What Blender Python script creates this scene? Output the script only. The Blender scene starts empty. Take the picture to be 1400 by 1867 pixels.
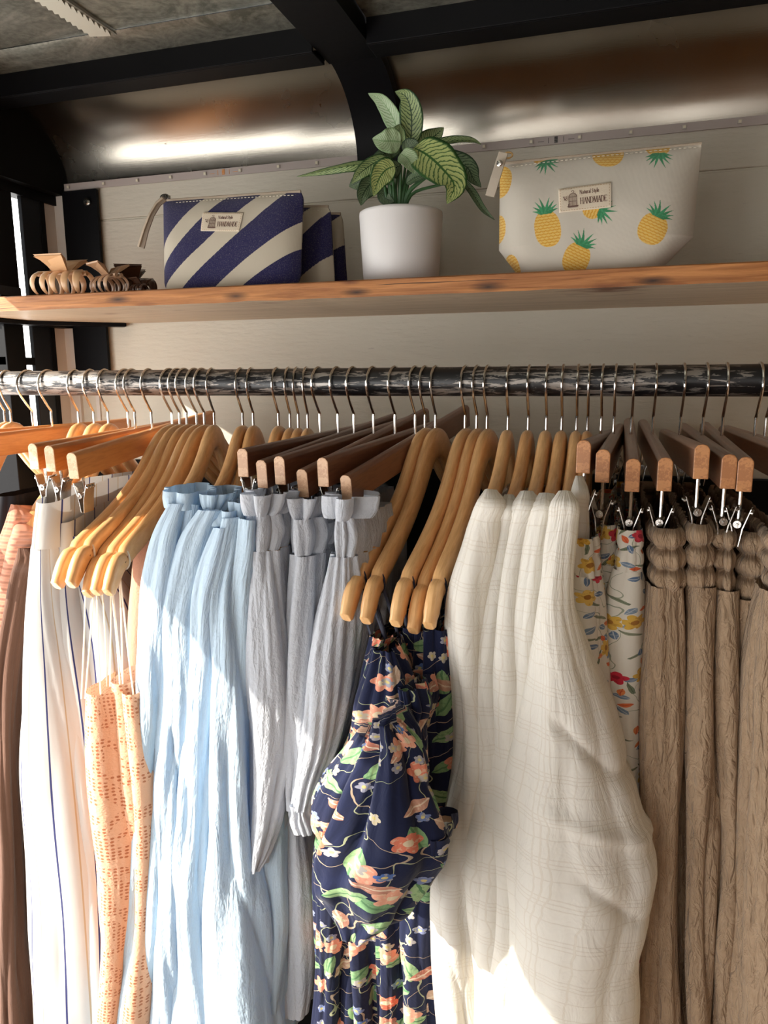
import bpy, bmesh, math, random
import numpy as np
from mathutils import Vector, Matrix, noise
random.seed(7)
sc = bpy.context.scene
PI = math.pi
# ------------------------------------------------------------------ camera
EYE = 1.6
R = np.array([[0.95493314, -0.04752963, 0.29299085], [0.29675377, 0.17388535, -0.9389894], [-0.006317, 0.98361823, 0.18015348]])
cam = bpy.data.cameras.new('camera'); co = bpy.data.objects.new('camera', cam); sc.collection.objects.link(co)
co.matrix_world = Matrix(((*R[0], 0), (*R[1], 0), (*R[2], EYE), (0, 0, 0, 1)))
cam.sensor_fit = 'VERTICAL'; cam.sensor_height = 36; cam.lens = 1350 / 1867 * 36; cam.clip_start = .02
sc.camera = co
# ------------------------------------------------------------------ light
sc.view_settings.view_transform = 'Standard'; sc.view_settings.look = 'None'; sc.view_settings.gamma = 1
sc.view_settings.exposure = -.12
W = bpy.data.worlds.new('sky'); sc.world = W; W.use_nodes = True
bg = W.node_tree.nodes['Background']; bg.inputs[0].default_value = (1, .985, .955, 1); bg.inputs[1].default_value = 5.5
sun = bpy.data.lights.new('sun', 'SUN'); sun.energy = 10.5; sun.color = (1, .93, .82); sun.angle = math.radians(.6)
so = bpy.data.objects.new('sun', sun); sc.collection.objects.link(so)
so.rotation_euler = Vector((1, .65, -.56)).to_track_quat('-Z', 'Y').to_euler()
sc.cycles.max_bounces = 8; sc.cycles.diffuse_bounces = 5; sc.cycles.transparent_max_bounces = 12


def P(px, py, Y=None, Z=None, X=None):
    r = R @ np.array([px - 700., -(py - 933.5), -1350.])
    s = Y / r[1] if Y is not None else ((Z - EYE) / r[2] if Z is not None else X / r[0])
    return Vector((r[0] * s, r[1] * s, r[2] * s + EYE))


def proj(p):
    c = R.T @ np.array([p[0], p[1], p[2] - EYE]); return (700 - 1350 * c[0] / c[2], 933.5 + 1350 * c[1] / c[2])


# ------------------------------------------------------------------ helpers
def tag(o, label, cat, group=None):
    o['label'] = label; o['category'] = cat
    if group: o['group'] = group
    return o


def empty(name, loc, label, cat, group=None):
    o = bpy.data.objects.new(name, None); sc.collection.objects.link(o); o.location = loc; o.empty_display_size = .02
    return tag(o, label, cat, group)


def mesh(name, V, F, mats, parent=None, smooth=True, uv=None, mi=None, col=None, M=None, piv=None):
    me = bpy.data.meshes.new(name)
    V = [tuple(v) for v in V]
    me.from_pydata(V, [], [tuple(int(i) for i in f) for f in F])
    for m in (mats if isinstance(mats, (list, tuple)) else [mats]): me.materials.append(m)
    if smooth: me.polygons.foreach_set('use_smooth', [True] * len(me.polygons))
    if mi is not None: me.polygons.foreach_set('material_index', list(mi))
    if uv is not None:
        l = me.uv_layers.new(name='UVMap'); idx = np.zeros(len(me.loops), int); me.loops.foreach_get('vertex_index', idx)
        l.data.foreach_set('uv', np.asarray(uv, float)[idx].ravel())
    if col is not None:
        a = me.color_attributes.new('Col', 'FLOAT_COLOR', 'POINT'); a.data.foreach_set('color', np.asarray(col, float).ravel())
    me.update()
    o = bpy.data.objects.new(name, me); sc.collection.objects.link(o)
    if parent is not None:
        o.parent = parent
        o.matrix_parent_inverse = parent.matrix_basis.inverted() if M is None else Matrix()
    if M is not None: o.matrix_basis = M
    return o


class Geo:
    def __init__(s): s.V = []; s.F = []; s.m = []

    def add(s, V, F, m=0):
        k = len(s.V); s.V += [Vector(v) for v in V]; s.F += [[i + k for i in f] for f in F]; s.m += [m] * len(F)

    def box(s, a, b, m=0, bev=0):
        x0, y0, z0 = a; x1, y1, z1 = b
        s.add([(x0, y0, z0), (x1, y0, z0), (x1, y1, z0), (x0, y1, z0), (x0, y0, z1), (x1, y0, z1), (x1, y1, z1), (x0, y1, z1)],
              [(0, 3, 2, 1), (4, 5, 6, 7), (0, 1, 5, 4), (1, 2, 6, 5), (2, 3, 7, 6), (3, 0, 4, 7)], m)

    def tube(s, pts, r, n=10, m=0, cap=True, flat=1.0, side=None):
        pts = [Vector(p) for p in pts]; N = len(pts); rr = r if isinstance(r, (list, tuple)) else [r] * N
        V = []; prev = None
        for i, p in enumerate(pts):
            t = (pts[min(i + 1, N - 1)] - pts[max(i - 1, 0)]).normalized()
            if prev is None:
                a = side if side is not None else (Vector((0, 0, 1)) if abs(t.z) < .9 else Vector((1, 0, 0)))
            else: a = prev
            u = (a - t * a.dot(t)).normalized(); prev = u; w = t.cross(u)
            for k in range(n):
                an = 2 * PI * k / n; V.append(p + u * math.cos(an) * rr[i] + w * math.sin(an) * rr[i] * flat)
        F = [[i * n + k, i * n + (k + 1) % n, (i + 1) * n + (k + 1) % n, (i + 1) * n + k] for i in range(N - 1) for k in range(n)]
        if cap: F += [list(range(n))[::-1], [(N - 1) * n + k for k in range(n)]]
        s.add(V, F, m)

    def make(s, name, mats, parent=None, smooth=True, M=None, bevel=0, uv=None):
        o = mesh(name, s.V, s.F, mats, parent, smooth, mi=s.m, M=M, uv=uv)
        if bevel:
            b = o.modifiers.new('b', 'BEVEL'); b.width = bevel; b.segments = 2; b.limit_method = 'ANGLE'; b.angle_limit = .6; b.harden_normals = False
        if smooth: autosm(o)
        return o


def autosm(o, ang=.7):
    me = o.data; bm = bmesh.new(); bm.from_mesh(me)
    for e in bm.edges:
        if len(e.link_faces) == 2 and e.calc_face_angle(0) > ang: e.smooth = False
    bm.to_mesh(me); bm.free()


def box(name, a, b, m, parent=None, bevel=.0, **k):
    g = Geo(); g.box(a, b); return g.make(name, m, parent, smooth=False, bevel=bevel)


def struct(o): o['kind'] = 'structure'; return o


# ------------------------------------------------------------------ materials
class NT:
    def __init__(s, name):
        s.m = bpy.data.materials.new(name); s.m.use_nodes = True; s.t = s.m.node_tree; s.t.nodes.clear()
        s.out = s.n('ShaderNodeOutputMaterial')

    def n(s, typ, ins=None, **kw):
        nd = s.t.nodes.new(typ)
        for k, v in kw.items(): setattr(nd, k, v)
        for k, v in (ins or {}).items():
            sock = nd.inputs[k]
            if isinstance(v, bpy.types.NodeSocket): s.t.links.new(v, sock)
            else: sock.default_value = v
        return nd

    def M(s, op, a, b=0, c=None):
        d = {0: a, 1: b}
        if c is not None: d[2] = c
        return s.n('ShaderNodeMath', d, operation=op).outputs[0]

    def mix(s, f, a, b):
        f2 = lambda c: (*c, 1) if isinstance(c, tuple) and len(c) == 3 else c
        return s.n('ShaderNodeMix', {0: f, 6: f2(a), 7: f2(b)}, data_type='RGBA').outputs[2]

    def ramp(s, f, a, b, c0=(0, 0, 0), c1=(1, 1, 1)):
        r = s.n('ShaderNodeValToRGB', {0: f}); e = r.color_ramp.elements
        e[0].position = a; e[1].position = b; e[0].color = (*c0, 1); e[1].color = (*c1, 1)
        return r.outputs[0]

    def coord(s, kind='Object', sca=(1, 1, 1), rot=(0, 0, 0), loc=(0, 0, 0)):
        t = s.n('ShaderNodeTexCoord').outputs[kind] if kind != 'UV' else s.n('ShaderNodeUVMap').outputs[0]
        return s.n('ShaderNodeMapping', {0: t, 1: loc, 2: rot, 3: sca}).outputs[0]

    def noise(s, v, sc_, det=3, rough=.55, dist=0):
        return s.n('ShaderNodeTexNoise', {'Vector': v, 'Scale': sc_, 'Detail': det, 'Roughness': rough, 'Distortion': dist}).outputs[0]

    def bump(s, h, st, d=.001):
        return s.n('ShaderNodeBump', {'Height': h, 'Strength': st, 'Distance': d}).outputs[0]

    def pbr(s, col, rough=.5, metal=0, nrm=None, spec=.5, **kw):
        ins = {'Base Color': (*col, 1) if isinstance(col, tuple) else col, 'Roughness': rough, 'Metallic': metal, 'Specular IOR Level': spec}
        if nrm is not None: ins['Normal'] = nrm
        ins.update(kw)
        return s.n('ShaderNodeBsdfPrincipled', ins).outputs[0]

    def end(s, sh): s.t.links.new(sh, s.out.inputs[0]); return s.m


def simple(name, col, rough=.5, metal=0, bump=0, bs=200, spec=.5, var=0):
    t = NT(name); c = col
    v = t.coord()
    if var: c = t.mix(t.noise(v, bs * .3), tuple(x * (1 - var) for x in col), tuple(min(1, x * (1 + var)) for x in col))
    n = t.bump(t.noise(v, bs), bump) if bump else None
    return t.end(t.pbr(c, rough, metal, n, spec))


def cloth(name, fn, tr=.25, rough=.9, bst=.5, bdist=.002, trcol=None, alpha=None):
    """fn(t) -> (colour, height)"""
    t = NT(name); c, h = fn(t)
    nb = t.bump(h, bst, bdist)
    p = t.pbr(c, rough, 0, nb, .15, **{'Sheen Weight': .15})
    sh = p
    if tr:
        tl = t.n('ShaderNodeBsdfTranslucent', {0: (*trcol, 1) if trcol else (c if not isinstance(c, tuple) else (*c, 1)), 1: nb}).outputs[0]
        sh = t.n('ShaderNodeMixShader', {0: tr, 1: p, 2: tl}).outputs[0]
    if alpha is not None:
        a = alpha(t); tp = t.n('ShaderNodeBsdfTransparent').outputs[0]
        sh = t.n('ShaderNodeMixShader', {0: a, 1: sh, 2: tp}).outputs[0]
    return t.end(sh)


def gauze(col, u=170, v=14, cells=True):
    def fn(t):
        a = t.noise(t.coord('UV', (u, v, 1)), 1, 3, .6, .6)
        b = t.noise(t.coord('UV', (u * 2.6, v * 7, 1)), 1, 2, .6)
        c = t.noise(t.coord('UV', (30, 30, 1)), 1, 3, .5, 1.5)
        h = t.M('ADD', t.M('MULTIPLY', a, 1.0), t.M('ADD', t.M('MULTIPLY', b, .4), t.M('MULTIPLY', c, .7)))
        return t.mix(t.noise(t.coord('UV', (90, 60, 1)), 1, 2), tuple(x * .93 for x in col), col), h
    return fn


def wood(name, c0, c1, rough=.35, sca=(6, 1, 30), end=False, s=1.0, coat=.3):
    t = NT(name)
    v = t.coord('Object', sca)
    a = t.noise(v, 8 * s, 4, .6, .5)
    if end:
        w = t.n('ShaderNodeTexWave', {'Vector': t.coord('Object', (1, 1, 1), (.3, .5, .2)), 'Scale': 160, 'Distortion': 6, 'Detail': 2, 'Detail Scale': 2.}, wave_type='RINGS').outputs[1]
        a = t.M('ADD', t.M('MULTIPLY', a, .5), t.M('MULTIPLY', w, .5))
    rnd = t.n('ShaderNodeObjectInfo').outputs['Random']
    a = t.M('ADD', a, t.M('MULTIPLY', t.M('SUBTRACT', rnd, .5), .35))
    c = t.ramp(a, .3, .72, c0, c1)
    return t.end(t.pbr(c, rough, 0, t.bump(a, .03), .5, **{'Coat Weight': coat, 'Coat Roughness': .25}))


MT = {}
MT['wood_nat'] = wood('pale varnished beech', (.66, .34, .13), (.88, .53, .24), .3, (60, 5, 5))
MT['wood_org'] = wood('orange varnished wood', (.62, .24, .06), (.78, .34, .10), .35, (20, 4, 40))
MT['wood_org_end'] = wood('orange wood end grain', (.72, .42, .22), (.88, .58, .34), .5, (20, 20, 20), True)
MT['wood_brn'] = wood('dark brown varnished wood', (.15, .055, .028), (.25, .10, .05), .33, (20, 4, 40))
MT['wood_brn_end'] = wood('brown wood end grain', (.52, .28, .15), (.66, .40, .23), .5, (20, 20, 20), True)
MT['wood_red'] = wood('reddish brown wood', (.22, .10, .055), (.33, .16, .09), .28, (20, 4, 40))
MT['wood_red_end'] = wood('orange brown end grain', (.42, .17, .06), (.60, .27, .10), .45, (20, 20, 20), True)
MT['chrome'] = simple('chrome wire', (.72, .70, .67), .16, 1)
MT['steel'] = simple('nickel clip metal', (.60, .58, .55), .22, 1, .2, 500)
MT['black'] = simple('black painted steel', (.004, .004, .005), .5, 0, .15, 60, .12)
MT['blackm'] = simple('matte black panel', (.004, .004, .004), .7, 0, .1, 60, .1)
MT['bluegrey'] = simple('dark blue grey post paint', (.014, .018, .025), .4, 0, .1, 60, .3)
MT['white_trim'] = simple('white painted trim', (.66, .63, .58), .6, 0, .2, 90)
MT['clear_lens'] = simple('led lens', (.75, .70, .55), .3)


def m_wall():
    t = NT('cream painted boards'); v = t.coord()
    n1 = t.noise(t.coord('Object', (3, 1, 14)), 9, 4); n2 = t.noise(v, 120, 3); n3 = t.noise(v, 6, 3)
    c = t.mix(n3, (.58, .545, .45), (.66, .625, .53))
    c = t.mix(t.ramp(t.noise(t.coord('Object', (8, 1, 60)), 6, 4), .70, .76), c, (.52, .48, .42))
    h = t.M('ADD', t.M('MULTIPLY', n1, 1.0), t.M('MULTIPLY', n2, .25))
    return t.end(t.pbr(c, .55, 0, t.bump(h, .35, .004), .35))


MT['wall'] = m_wall()


def m_metal(name, c0, c1, rough, scal=1):
    t = NT(name)
    n1 = t.noise(t.coord('Object', (2, 30, 30)), 20 * scal, 4); n2 = t.noise(t.coord(), 7, 4, .6, .3); n3 = t.noise(t.coord(), 300, 2)
    r = t.M('ADD', rough, t.M('MULTIPLY', n2, .12))
    c = t.mix(n2, c0, c1)
    c = t.mix(t.ramp(t.noise(t.coord('Object', (1, 2, 2)), 110, 2), .76, .78), c, (.08, .07, .06))
    h = t.M('ADD', t.M('MULTIPLY', t.noise(t.coord(), 5, 1), 2.0), t.M('ADD', t.M('MULTIPLY', n1, .10), t.M('MULTIPLY', n3, .05)))
    return t.end(t.pbr(c, r, 1, t.bump(h, .12, .004)))


MT['panel'] = m_metal('brushed aluminium panel', (.38, .345, .295), (.50, .465, .40), .20)
def m_ceil():
    t = NT('dull mottled ceiling metal'); a = t.noise(t.coord('Object', (1, 1.4, 1)), 14, 8, .72, 1.2); b = t.noise(t.coord(), 140, 4)
    c = t.ramp(t.M('ADD', t.M('MULTIPLY', a, .75), t.M('MULTIPLY', b, .25)), .38, .62, (.16, .165, .135), (.50, .49, .42))
    return t.end(t.pbr(c, .42, .75, t.bump(a, .1, .003)))


MT['ceil'] = m_ceil()


def m_rod():
    t = NT('worn black pipe')
    a = t.noise(t.coord('Object', (8, 60, 60)), 3.2, 6, .68, .6)
    b = t.noise(t.coord('Object', (2, 1, 1)), 2.0, 2)
    f = t.ramp(t.M('ADD', a, t.M('MULTIPLY', t.M('SUBTRACT', b, .5), .25)), .53, .565)
    c = t.mix(f, (.008, .008, .010), (.34, .31, .28))
    return t.end(t.pbr(c, t.M('ADD', .22, t.M('MULTIPLY', a, .25)), t.M('MULTIPLY', f, .55), t.bump(f, .25, .001), .6))


MT['rod'] = m_rod()


def m_shelf():
    t = NT('weathered shelf board')
    v = t.coord('Object', (1.2, 12, 24)); a = t.noise(v, 7, 6, .65, .7); b = t.noise(t.coord('Object', (2.5, 4, 8)), 3, 3)
    c = t.ramp(a, .30, .70, (.25, .085, .025), (.60, .26, .085))
    # paler underside: light bounced from below is painted into the colour
    gz = t.n('ShaderNodeSeparateXYZ', {0: t.n('ShaderNodeNewGeometry').outputs['True Normal']}).outputs[2]
    und = t.ramp(t.noise(t.coord('Object', (1.0, 40, 4)), 5, 5, .6, .4), .3, .7, (.42, .30, .19), (.66, .52, .37))
    c = t.mix(t.M('LESS_THAN', gz, -.5), c, und)
    c = t.mix(t.ramp(b, .62, .72), c, (.16, .05, .02))
    # knots
    for kx, ky in KNOTS:
        d = t.n('ShaderNodeVectorMath', {0: t.coord('Object', (.35, .2, 1.3)), 1: (kx * .35, .84 * .2, ky * 1.3)}, operation='DISTANCE').outputs['Value']
        d = t.M('ADD', d, t.M('MULTIPLY', t.M('SUBTRACT', a, .5), .004))
        c = t.mix(t.ramp(d, .0018, .0065, (1, 1, 1), (0, 0, 0)), c, (.035, .018, .012))
    r = t.noise(t.coord('Object', (1, 60, 60)), 3, 3)
    c = t.mix(t.ramp(r, .70, .74), c, (.07, .03, .015))
    return t.end(t.pbr(c, .48, 0, t.bump(a, .35, .002), .4))


KNOTS = [(P(x, y, .84).x, P(x, y, .84).z) for x, y in ((215, 546), (430, 540), (650, 533), (890, 523), (1190, 512))]
MT['shelf'] = m_shelf()
MT['blue'] = cloth('pale blue crinkled cotton', gauze((.56, .69, .80), 150, 14), .20, bst=.85, bdist=.0030, trcol=(.35, .62, .95))
MT['blueg'] = cloth('greyish blue double gauze', gauze((.60, .62, .67), 230, 34), .18, bst=.85, bdist=.0026, trcol=(.55, .65, .80))


def fn_white(t):
    uvx = t.n('ShaderNodeSeparateXYZ', {0: t.n('ShaderNodeVectorMath', {0: t.coord('UV'), 1: t.n('ShaderNodeVectorMath', {0: t.n('ShaderNodeTexNoise', {'Vector': t.coord('UV'), 'Scale': 25.}).outputs[1], 3: .012}, operation='SCALE').outputs[0]}, operation='ADD').outputs[0]})
    def lines(x, per, w):
        out = None
        for off in (0, .10, .20, .55):
            f = t.M('FRACT', t.M('ADD', t.M('DIVIDE', x, per), off))
            l = t.M('LESS_THAN', t.M('ABSOLUTE', t.M('SUBTRACT', f, .5)), w)
            out = l if out is None else t.M('MAXIMUM', out, l)
        return out
    l = t.M('MAXIMUM', lines(uvx.outputs[0], .040, .012), lines(uvx.outputs[1], .040, .012))
    n = t.noise(t.coord('UV', (60, 18, 1)), 1, 4, .6, 1.0)
    return t.mix(l, (.84, .81, .75), (.77, .72, .64)), t.M('ADD', t.M('MULTIPLY', l, .25), t.M('MULTIPLY', n, 1.2))


MT['white'] = cloth('off-white sheer cotton', fn_white, .30, bst=.7, bdist=.003, trcol=(.95, .88, .72))
MT['tan'] = cloth('tan crinkled seersucker', lambda t: (
    t.mix(t.noise(t.coord('UV', (260, 60, 1)), 1, 3), (.32, .215, .135), (.50, .36, .24)),
    t.M('ADD', t.M('MULTIPLY', t.noise(t.coord('UV', (240, 45, 1)), 1, 3, .6, .8), 1.6), t.M('MULTIPLY', t.M('GREATER_THAN', t.noise(t.coord('UV', (60, 190, 1)), 1, 2), .56), .6))), .08, bst=1.0, bdist=.0045)
MT['coral'] = cloth('coral ribbed knit', lambda t: ((.62, .28, .18), t.M('SINE', t.M('MULTIPLY', t.n('ShaderNodeSeparateXYZ', {0: t.coord('UV')}).outputs[1], 700.))), .1, bst=.8, bdist=.002)
MT['brown'] = cloth('brown ribbed knit', gauze((.14, .07, .045), 260, 6), .05, bst=.8)
MT['peachs'] = cloth('peach cotton lining', gauze((.74, .40, .27), 160, 60), .15)


def lace_holes(t):
    v = t.n('ShaderNodeTexVoronoi', {'Vector': t.coord('UV', (1, 1, 1)), 'Scale': 230., 'Randomness': .25}, voronoi_dimensions='2D').outputs[0]
    z = t.noise(t.coord('UV', (22, 22, 1)), 1, 1)
    big = t.M('LESS_THAN', t.M('ABSOLUTE', t.M('SUBTRACT', t.M('FRACT', t.M('MULTIPLY', z, 6.)), .5)), .27)
    return t.M('MULTIPLY', t.M('LESS_THAN', v, .30), big)


MT['lace'] = cloth('peach eyelet lace', lambda t: (t.mix(lace_holes(t), (.84, .49, .31), (.50, .17, .08)), t.M('SUBTRACT', t.noise(t.coord('UV', (300, 300, 1)), 1, 2), t.M('MULTIPLY', lace_holes(t), 2.))), .15, bst=.6, trcol=(.9, .6, .4))


def fn_stripe(t):
    s = t.n('ShaderNodeSeparateXYZ', {0: t.coord('UV')}); x = s.outputs[0]
    f = t.M('FRACT', t.M('DIVIDE', t.M('ADD', x, .006), .044))
    navy = t.M('LESS_THAN', t.M('ABSOLUTE', t.M('SUBTRACT', f, .25)), .022)
    tan = t.M('LESS_THAN', t.M('ABSOLUTE', t.M('SUBTRACT', f, .72)), .018)
    c = t.mix(navy, (.56, .55, .53), (.03, .035, .13)); c = t.mix(tan, c, (.46, .36, .24))
    return c, t.noise(t.coord('UV', (60, 20, 1)), 1, 3)


MT['stripe'] = cloth('cream striped linen', fn_stripe, .15, bst=.3)


def blobs(t, uvs, scale, seed, petals, size, keep, depth=.35, stretch=None):
    """mask of scattered flower or leaf shapes; returns mask, radius fraction"""
    uv = t.n('ShaderNodeMapping', {0: uvs, 1: (seed * 1.7, seed * .9, 0)}).outputs[0]
    v = t.n('ShaderNodeTexVoronoi', {'Vector': uv, 'Scale': scale, 'Randomness': .75}, voronoi_dimensions='2D')
    d = t.n('ShaderNodeSeparateXYZ', {0: t.n('ShaderNodeVectorMath', {0: uv, 1: v.outputs['Position']}, operation='SUBTRACT').outputs[0]})
    cr = t.n('ShaderNodeSeparateColor', {0: v.outputs['Color']})
    r = t.M('POWER', t.M('ADD', t.M('MULTIPLY', d.outputs[0], d.outputs[0]), t.M('MULTIPLY', d.outputs[1], d.outputs[1])), .5)
    an = t.M('ADD', t.M('ARCTAN2', d.outputs[1], d.outputs[0]), t.M('MULTIPLY', cr.outputs[0], 6.283))
    if stretch:
        x = t.M('MULTIPLY', r, t.M('COSINE', an)); y = t.M('MULTIPLY', r, t.M('SINE', an))
        q = t.M('SUBTRACT', 1., t.M('POWER', t.M('DIVIDE', x, size), 2.))
        m = t.M('LESS_THAN', t.M('ABSOLUTE', y), t.M('MULTIPLY', q, size * stretch)); fr = t.M('DIVIDE', t.M('ABSOLUTE', y), size * stretch)
    else:
        pr = t.M('MULTIPLY', t.M('ADD', 1 - depth, t.M('MULTIPLY', t.M('ABSOLUTE', t.M('COSINE', t.M('MULTIPLY', an, petals / 2.))), depth)), size)
        m = t.M('LESS_THAN', r, pr); fr = t.M('DIVIDE', r, size)
    k = t.M('LESS_THAN', cr.outputs[1], keep)
    return t.M('MULTIPLY', m, k), fr, cr.outputs[2]


def print_fn(base, layers, vines, warp=.006, bumpn=(120, 30)):
    def fn(t):
        raw = t.coord('UV')
        uv = t.n('ShaderNodeVectorMath', {0: raw, 1: t.n('ShaderNodeVectorMath', {0: t.n('ShaderNodeTexNoise', {'Vector': raw, 'Scale': 60.}).outputs[1], 3: warp}, operation='SCALE').outputs[0]}, operation='ADD').outputs[0]
        c = t.mix(0., base, base)
        for (scl, th, colv) in vines:
            n = t.noise(uv, scl, 1)
            c = t.mix(t.M('LESS_THAN', t.M('ABSOLUTE', t.M('SUBTRACT', n, .5)), th), c, colv)
        for (scale, seed, pet, size, keep, c0, c1, cc, st) in layers:
            m, fr, rnd = blobs(t, uv, scale, seed, pet, size, keep, stretch=st)
            col = t.mix(rnd, c0, c1)
            col = t.mix(t.M('LESS_THAN', fr, .30 if not st else .12), col, cc)
            nn = t.noise(uv, 300, 2)
            col = t.mix(t.M('MULTIPLY', t.M('GREATER_THAN', nn, .58), .45), col, cc)
            c = t.mix(m, c, col)
        return c, t.noise(t.coord('UV', (*bumpn, 1)), 1, 3, .6, .8)
    return fn


MT['navy'] = cloth('navy floral viscose', print_fn((.010, .014, .045), [
    (34, 1, 0, .0155, .50, (.18, .34, .16), (.36, .50, .25), (.10, .22, .10), .42),
    (40, 5, 0, .012, .42, (.50, .18, .12), (.60, .42, .30), (.75, .6, .45), .45),
    (34, 9, 5, .0098, .42, (.70, .16, .09), (.78, .38, .26), (.75, .62, .42), None),
    (60, 4, 5, .0048, .35, (.62, .52, .36), (.06, .14, .40), (.6, .5, .2), None)],
    [(22, .0034, (.40, .42, .26)), (15, .0022, (.45, .34, .24))]), .08, bst=.7, bdist=.002)
MT['floral'] = cloth('cream floral cotton', print_fn((.78, .74, .65), [
    (60, 2, 0, .0085, .40, (.16, .20, .13), (.30, .32, .22), (.1, .12, .08), .16),
    (72, 6, 0, .0046, .45, (.10, .17, .30), (.22, .30, .40), (.5, .55, .6), .5),
    (76, 3, 0, .0042, .40, (.75, .16, .06), (.80, .30, .10), (.6, .1, .05), .5),
    (38, 8, 6, .0075, .42, (.74, .46, .08), (.80, .55, .14), (.40, .18, .04), None),
    (31, 11, 5, .0066, .28, (.62, .03, .06), (.70, .08, .10), (.35, .02, .04), None)],
    [(26, .0035, (.35, .38, .28))]), .12, bst=.4)


# ------------------------------------------------------------------ the setting
XL, YW = -.92, 1.10
TOP = EYE + .43
def sbox(name, a, b, m, **k): return struct(box(name, a, b, m, **k))


g = Geo()
zs = EYE + .258
for z0, z1 in ((EYE - .14, zs - .0012), (zs + .0012, EYE + .318)): g.box((XL - .02, YW, z0), (1.6, YW + .03, z1))
g.box((XL - .02, YW + .003, zs - .002), (1.6, YW + .03, zs + .002))
struct(g.make('wall_back', MT['wall'], smooth=False, bevel=.0015))
sbox('trim_1', (XL - .02, YW - .008, 0), (1.6, YW + .03, EYE - .141), MT['blackm'])
# thin batten joint under the shelf and the corner board
sbox('trim_2', (-.867, YW - .003, EYE - .14), (-.860, YW, EYE + .09), MT['white_trim'])
sbox('trim_3', (XL, YW - .006, EYE - .14), (-.897, YW, EYE + .31), MT['white_trim'])
# white ledge above the boards carries the light strip
# quarter-round metal cove above the wall
def cove(x0, x1, name, m, off=0, n=24):
    V = []; F = []; prof = []
    for i in range(n + 1):
        a = PI / 2 * i / n
        prof.append((1.105 - off - .125 * (1 - math.cos(a)), EYE + .312 + .105 * math.sin(a) - off * 1))
    prof.append((.93, EYE + .417 - off))
    for x in (x0, x1): V += [(x, y, z) for y, z in prof]
    k = len(prof); F = [(i, i + 1, k + i + 1, k + i) for i in range(k - 1)]
    if off:  # solid rib
        b = len(V)
        for x in (x0, x1): V += [(x, y + off * .8 + .004, z + off + .004) for y, z in prof]
        F += [(i + 1, i, b + i, b + i + 1) for i in range(k - 1)] + [(k + i, k + i + 1, b + k + i + 1, b + k + i) for i in range(k - 1)]
    o = mesh(name, V, F, m); autosm(o); return struct(o)


cove(-.900, -.37, 'wall_cove_left', MT['panel']); cove(-.318, 1.6, 'wall_cove_right', MT['panel'])
cove(-.378, -.310, 'ceiling_rib', MT['black'], off=.012)
sbox('ceiling_rib_beam', (-.378, -1.3, EYE + .400), (-.310, .985, EYE + .46), MT['black'])
# rib flange: thin lip on its left edge
sbox('wall_left_header', (XL - .02, -1.3, EYE + .300), (-.897, YW + .03, EYE + .46), MT['blackm'])
for i, (x0, x1) in enumerate(((-.897, -.379), (-.309, 1.6))):
    g = Geo()
    g.box((x0, .930, EYE + .394), (x1, .934, EYE + .424)); g.box((x0, .934, EYE + .394), (x1, .972, EYE + .398)); g.box((x0, .968, EYE + .398), (x1, .972, EYE + .412))
    struct(g.make('ceiling_channel_' + ('left' if i == 0 else 'right'), MT['black'], smooth=False, bevel=.001))
    V = []; n = 8
    pr = [(.876, EYE + .4285), (.882, EYE + .426), (.900, EYE + .4245), (.920, EYE + .424), (.935, EYE + .4235)]
    for x in (x0, x1): V += [(x, y, z) for y, z in pr]
    struct(mesh('ceiling_lip_' + ('left' if i == 0 else 'right'), V, [(j, j + 1, 5 + j + 1, 5 + j) for j in range(4)], MT['ceil']))
    sbox('ceiling_' + ('left' if i == 0 else 'right'), (x0, -1.3, TOP), (x1, .879, TOP + .02), MT['ceil'], bevel=.002)
# woven strap along the ceiling seam
g = Geo(); N = 46
for i in range(N):
    y = -.3 + 1.16 * i / N
    y = .40 + .47 * i / N
    xx = -.640
    g.add([(xx - .013, y, TOP - .0035), (xx + .013, y + .007, TOP - .0035), (xx + .013, y + .0135, TOP - .0085), (xx - .013, y + .0065, TOP - .0085),
           (xx - .013, y, TOP), (xx + .013, y + .007, TOP), (xx + .013, y + .0145, TOP), (xx - .013, y + .0075, TOP)],
          [(0, 3, 2, 1), (0, 1, 5, 4), (1, 2, 6, 5), (2, 3, 7, 6), (3, 0, 4, 7)])
g.box((xx - .0165, .40, TOP - .004), (xx - .013, .885, TOP)); g.box((xx + .013, .40, TOP - .004), (xx + .0165, .885, TOP))
struct(g.make('trim_4', simple('pale strap metal', (.36, .35, .30), .42, .6), smooth=False))
sbox('floor', (-1.6, -1.3, -.05), (1.6, YW + .03, 0), wood('worn floorboards', (.24, .17, .11), (.38, .28, .19), .6, (2, 14, 1)))
# left side wall: header, low dado, an added unseen panel raked to cut the sun, and window posts
g = Geo()
def rk(y): return EYE - .825 + .736 + .37 * y      # lower edge of the added panel, raked to place the sun's shade line
yz = [(-1.3, rk(-.30)), (-.30, rk(-.30)), (.085, rk(.085)), (.085, rk(.085) + .125), (.195, rk(.195) + .10), (.195, rk(.195)), (.957, rk(.957)), (.957, EYE + .30), (-1.3, EYE + .30)]  # step in the edge is made up to let sun onto the navy dress
n = len(yz)
g.add([(XL - .02, y, z) for y, z in yz] + [(XL, y, z) for y, z in yz], [tuple(range(n)), tuple(range(n, 2 * n))[::-1]] + [(k, n + k, n + (k + 1) % n, (k + 1) % n) for k in range(n)])
struct(g.make('wall_left_sun_mask', MT['blackm'], smooth=False))
sbox('wall_left_dado', (XL - .02, -1.3, 0), (XL, YW, EYE - 1.0), MT['blackm'])
g = Geo(); g.box((XL - .045, .957, 0), (XL + .004, .997, EYE + .30)); g.box((XL - .006, 1.058, 0), (XL + .003, 1.069, EYE + .30))  # first post's outer depth is added to block sun through the gap
struct(g.make('window_1_post', MT['black'], smooth=False, bevel=.001))
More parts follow.
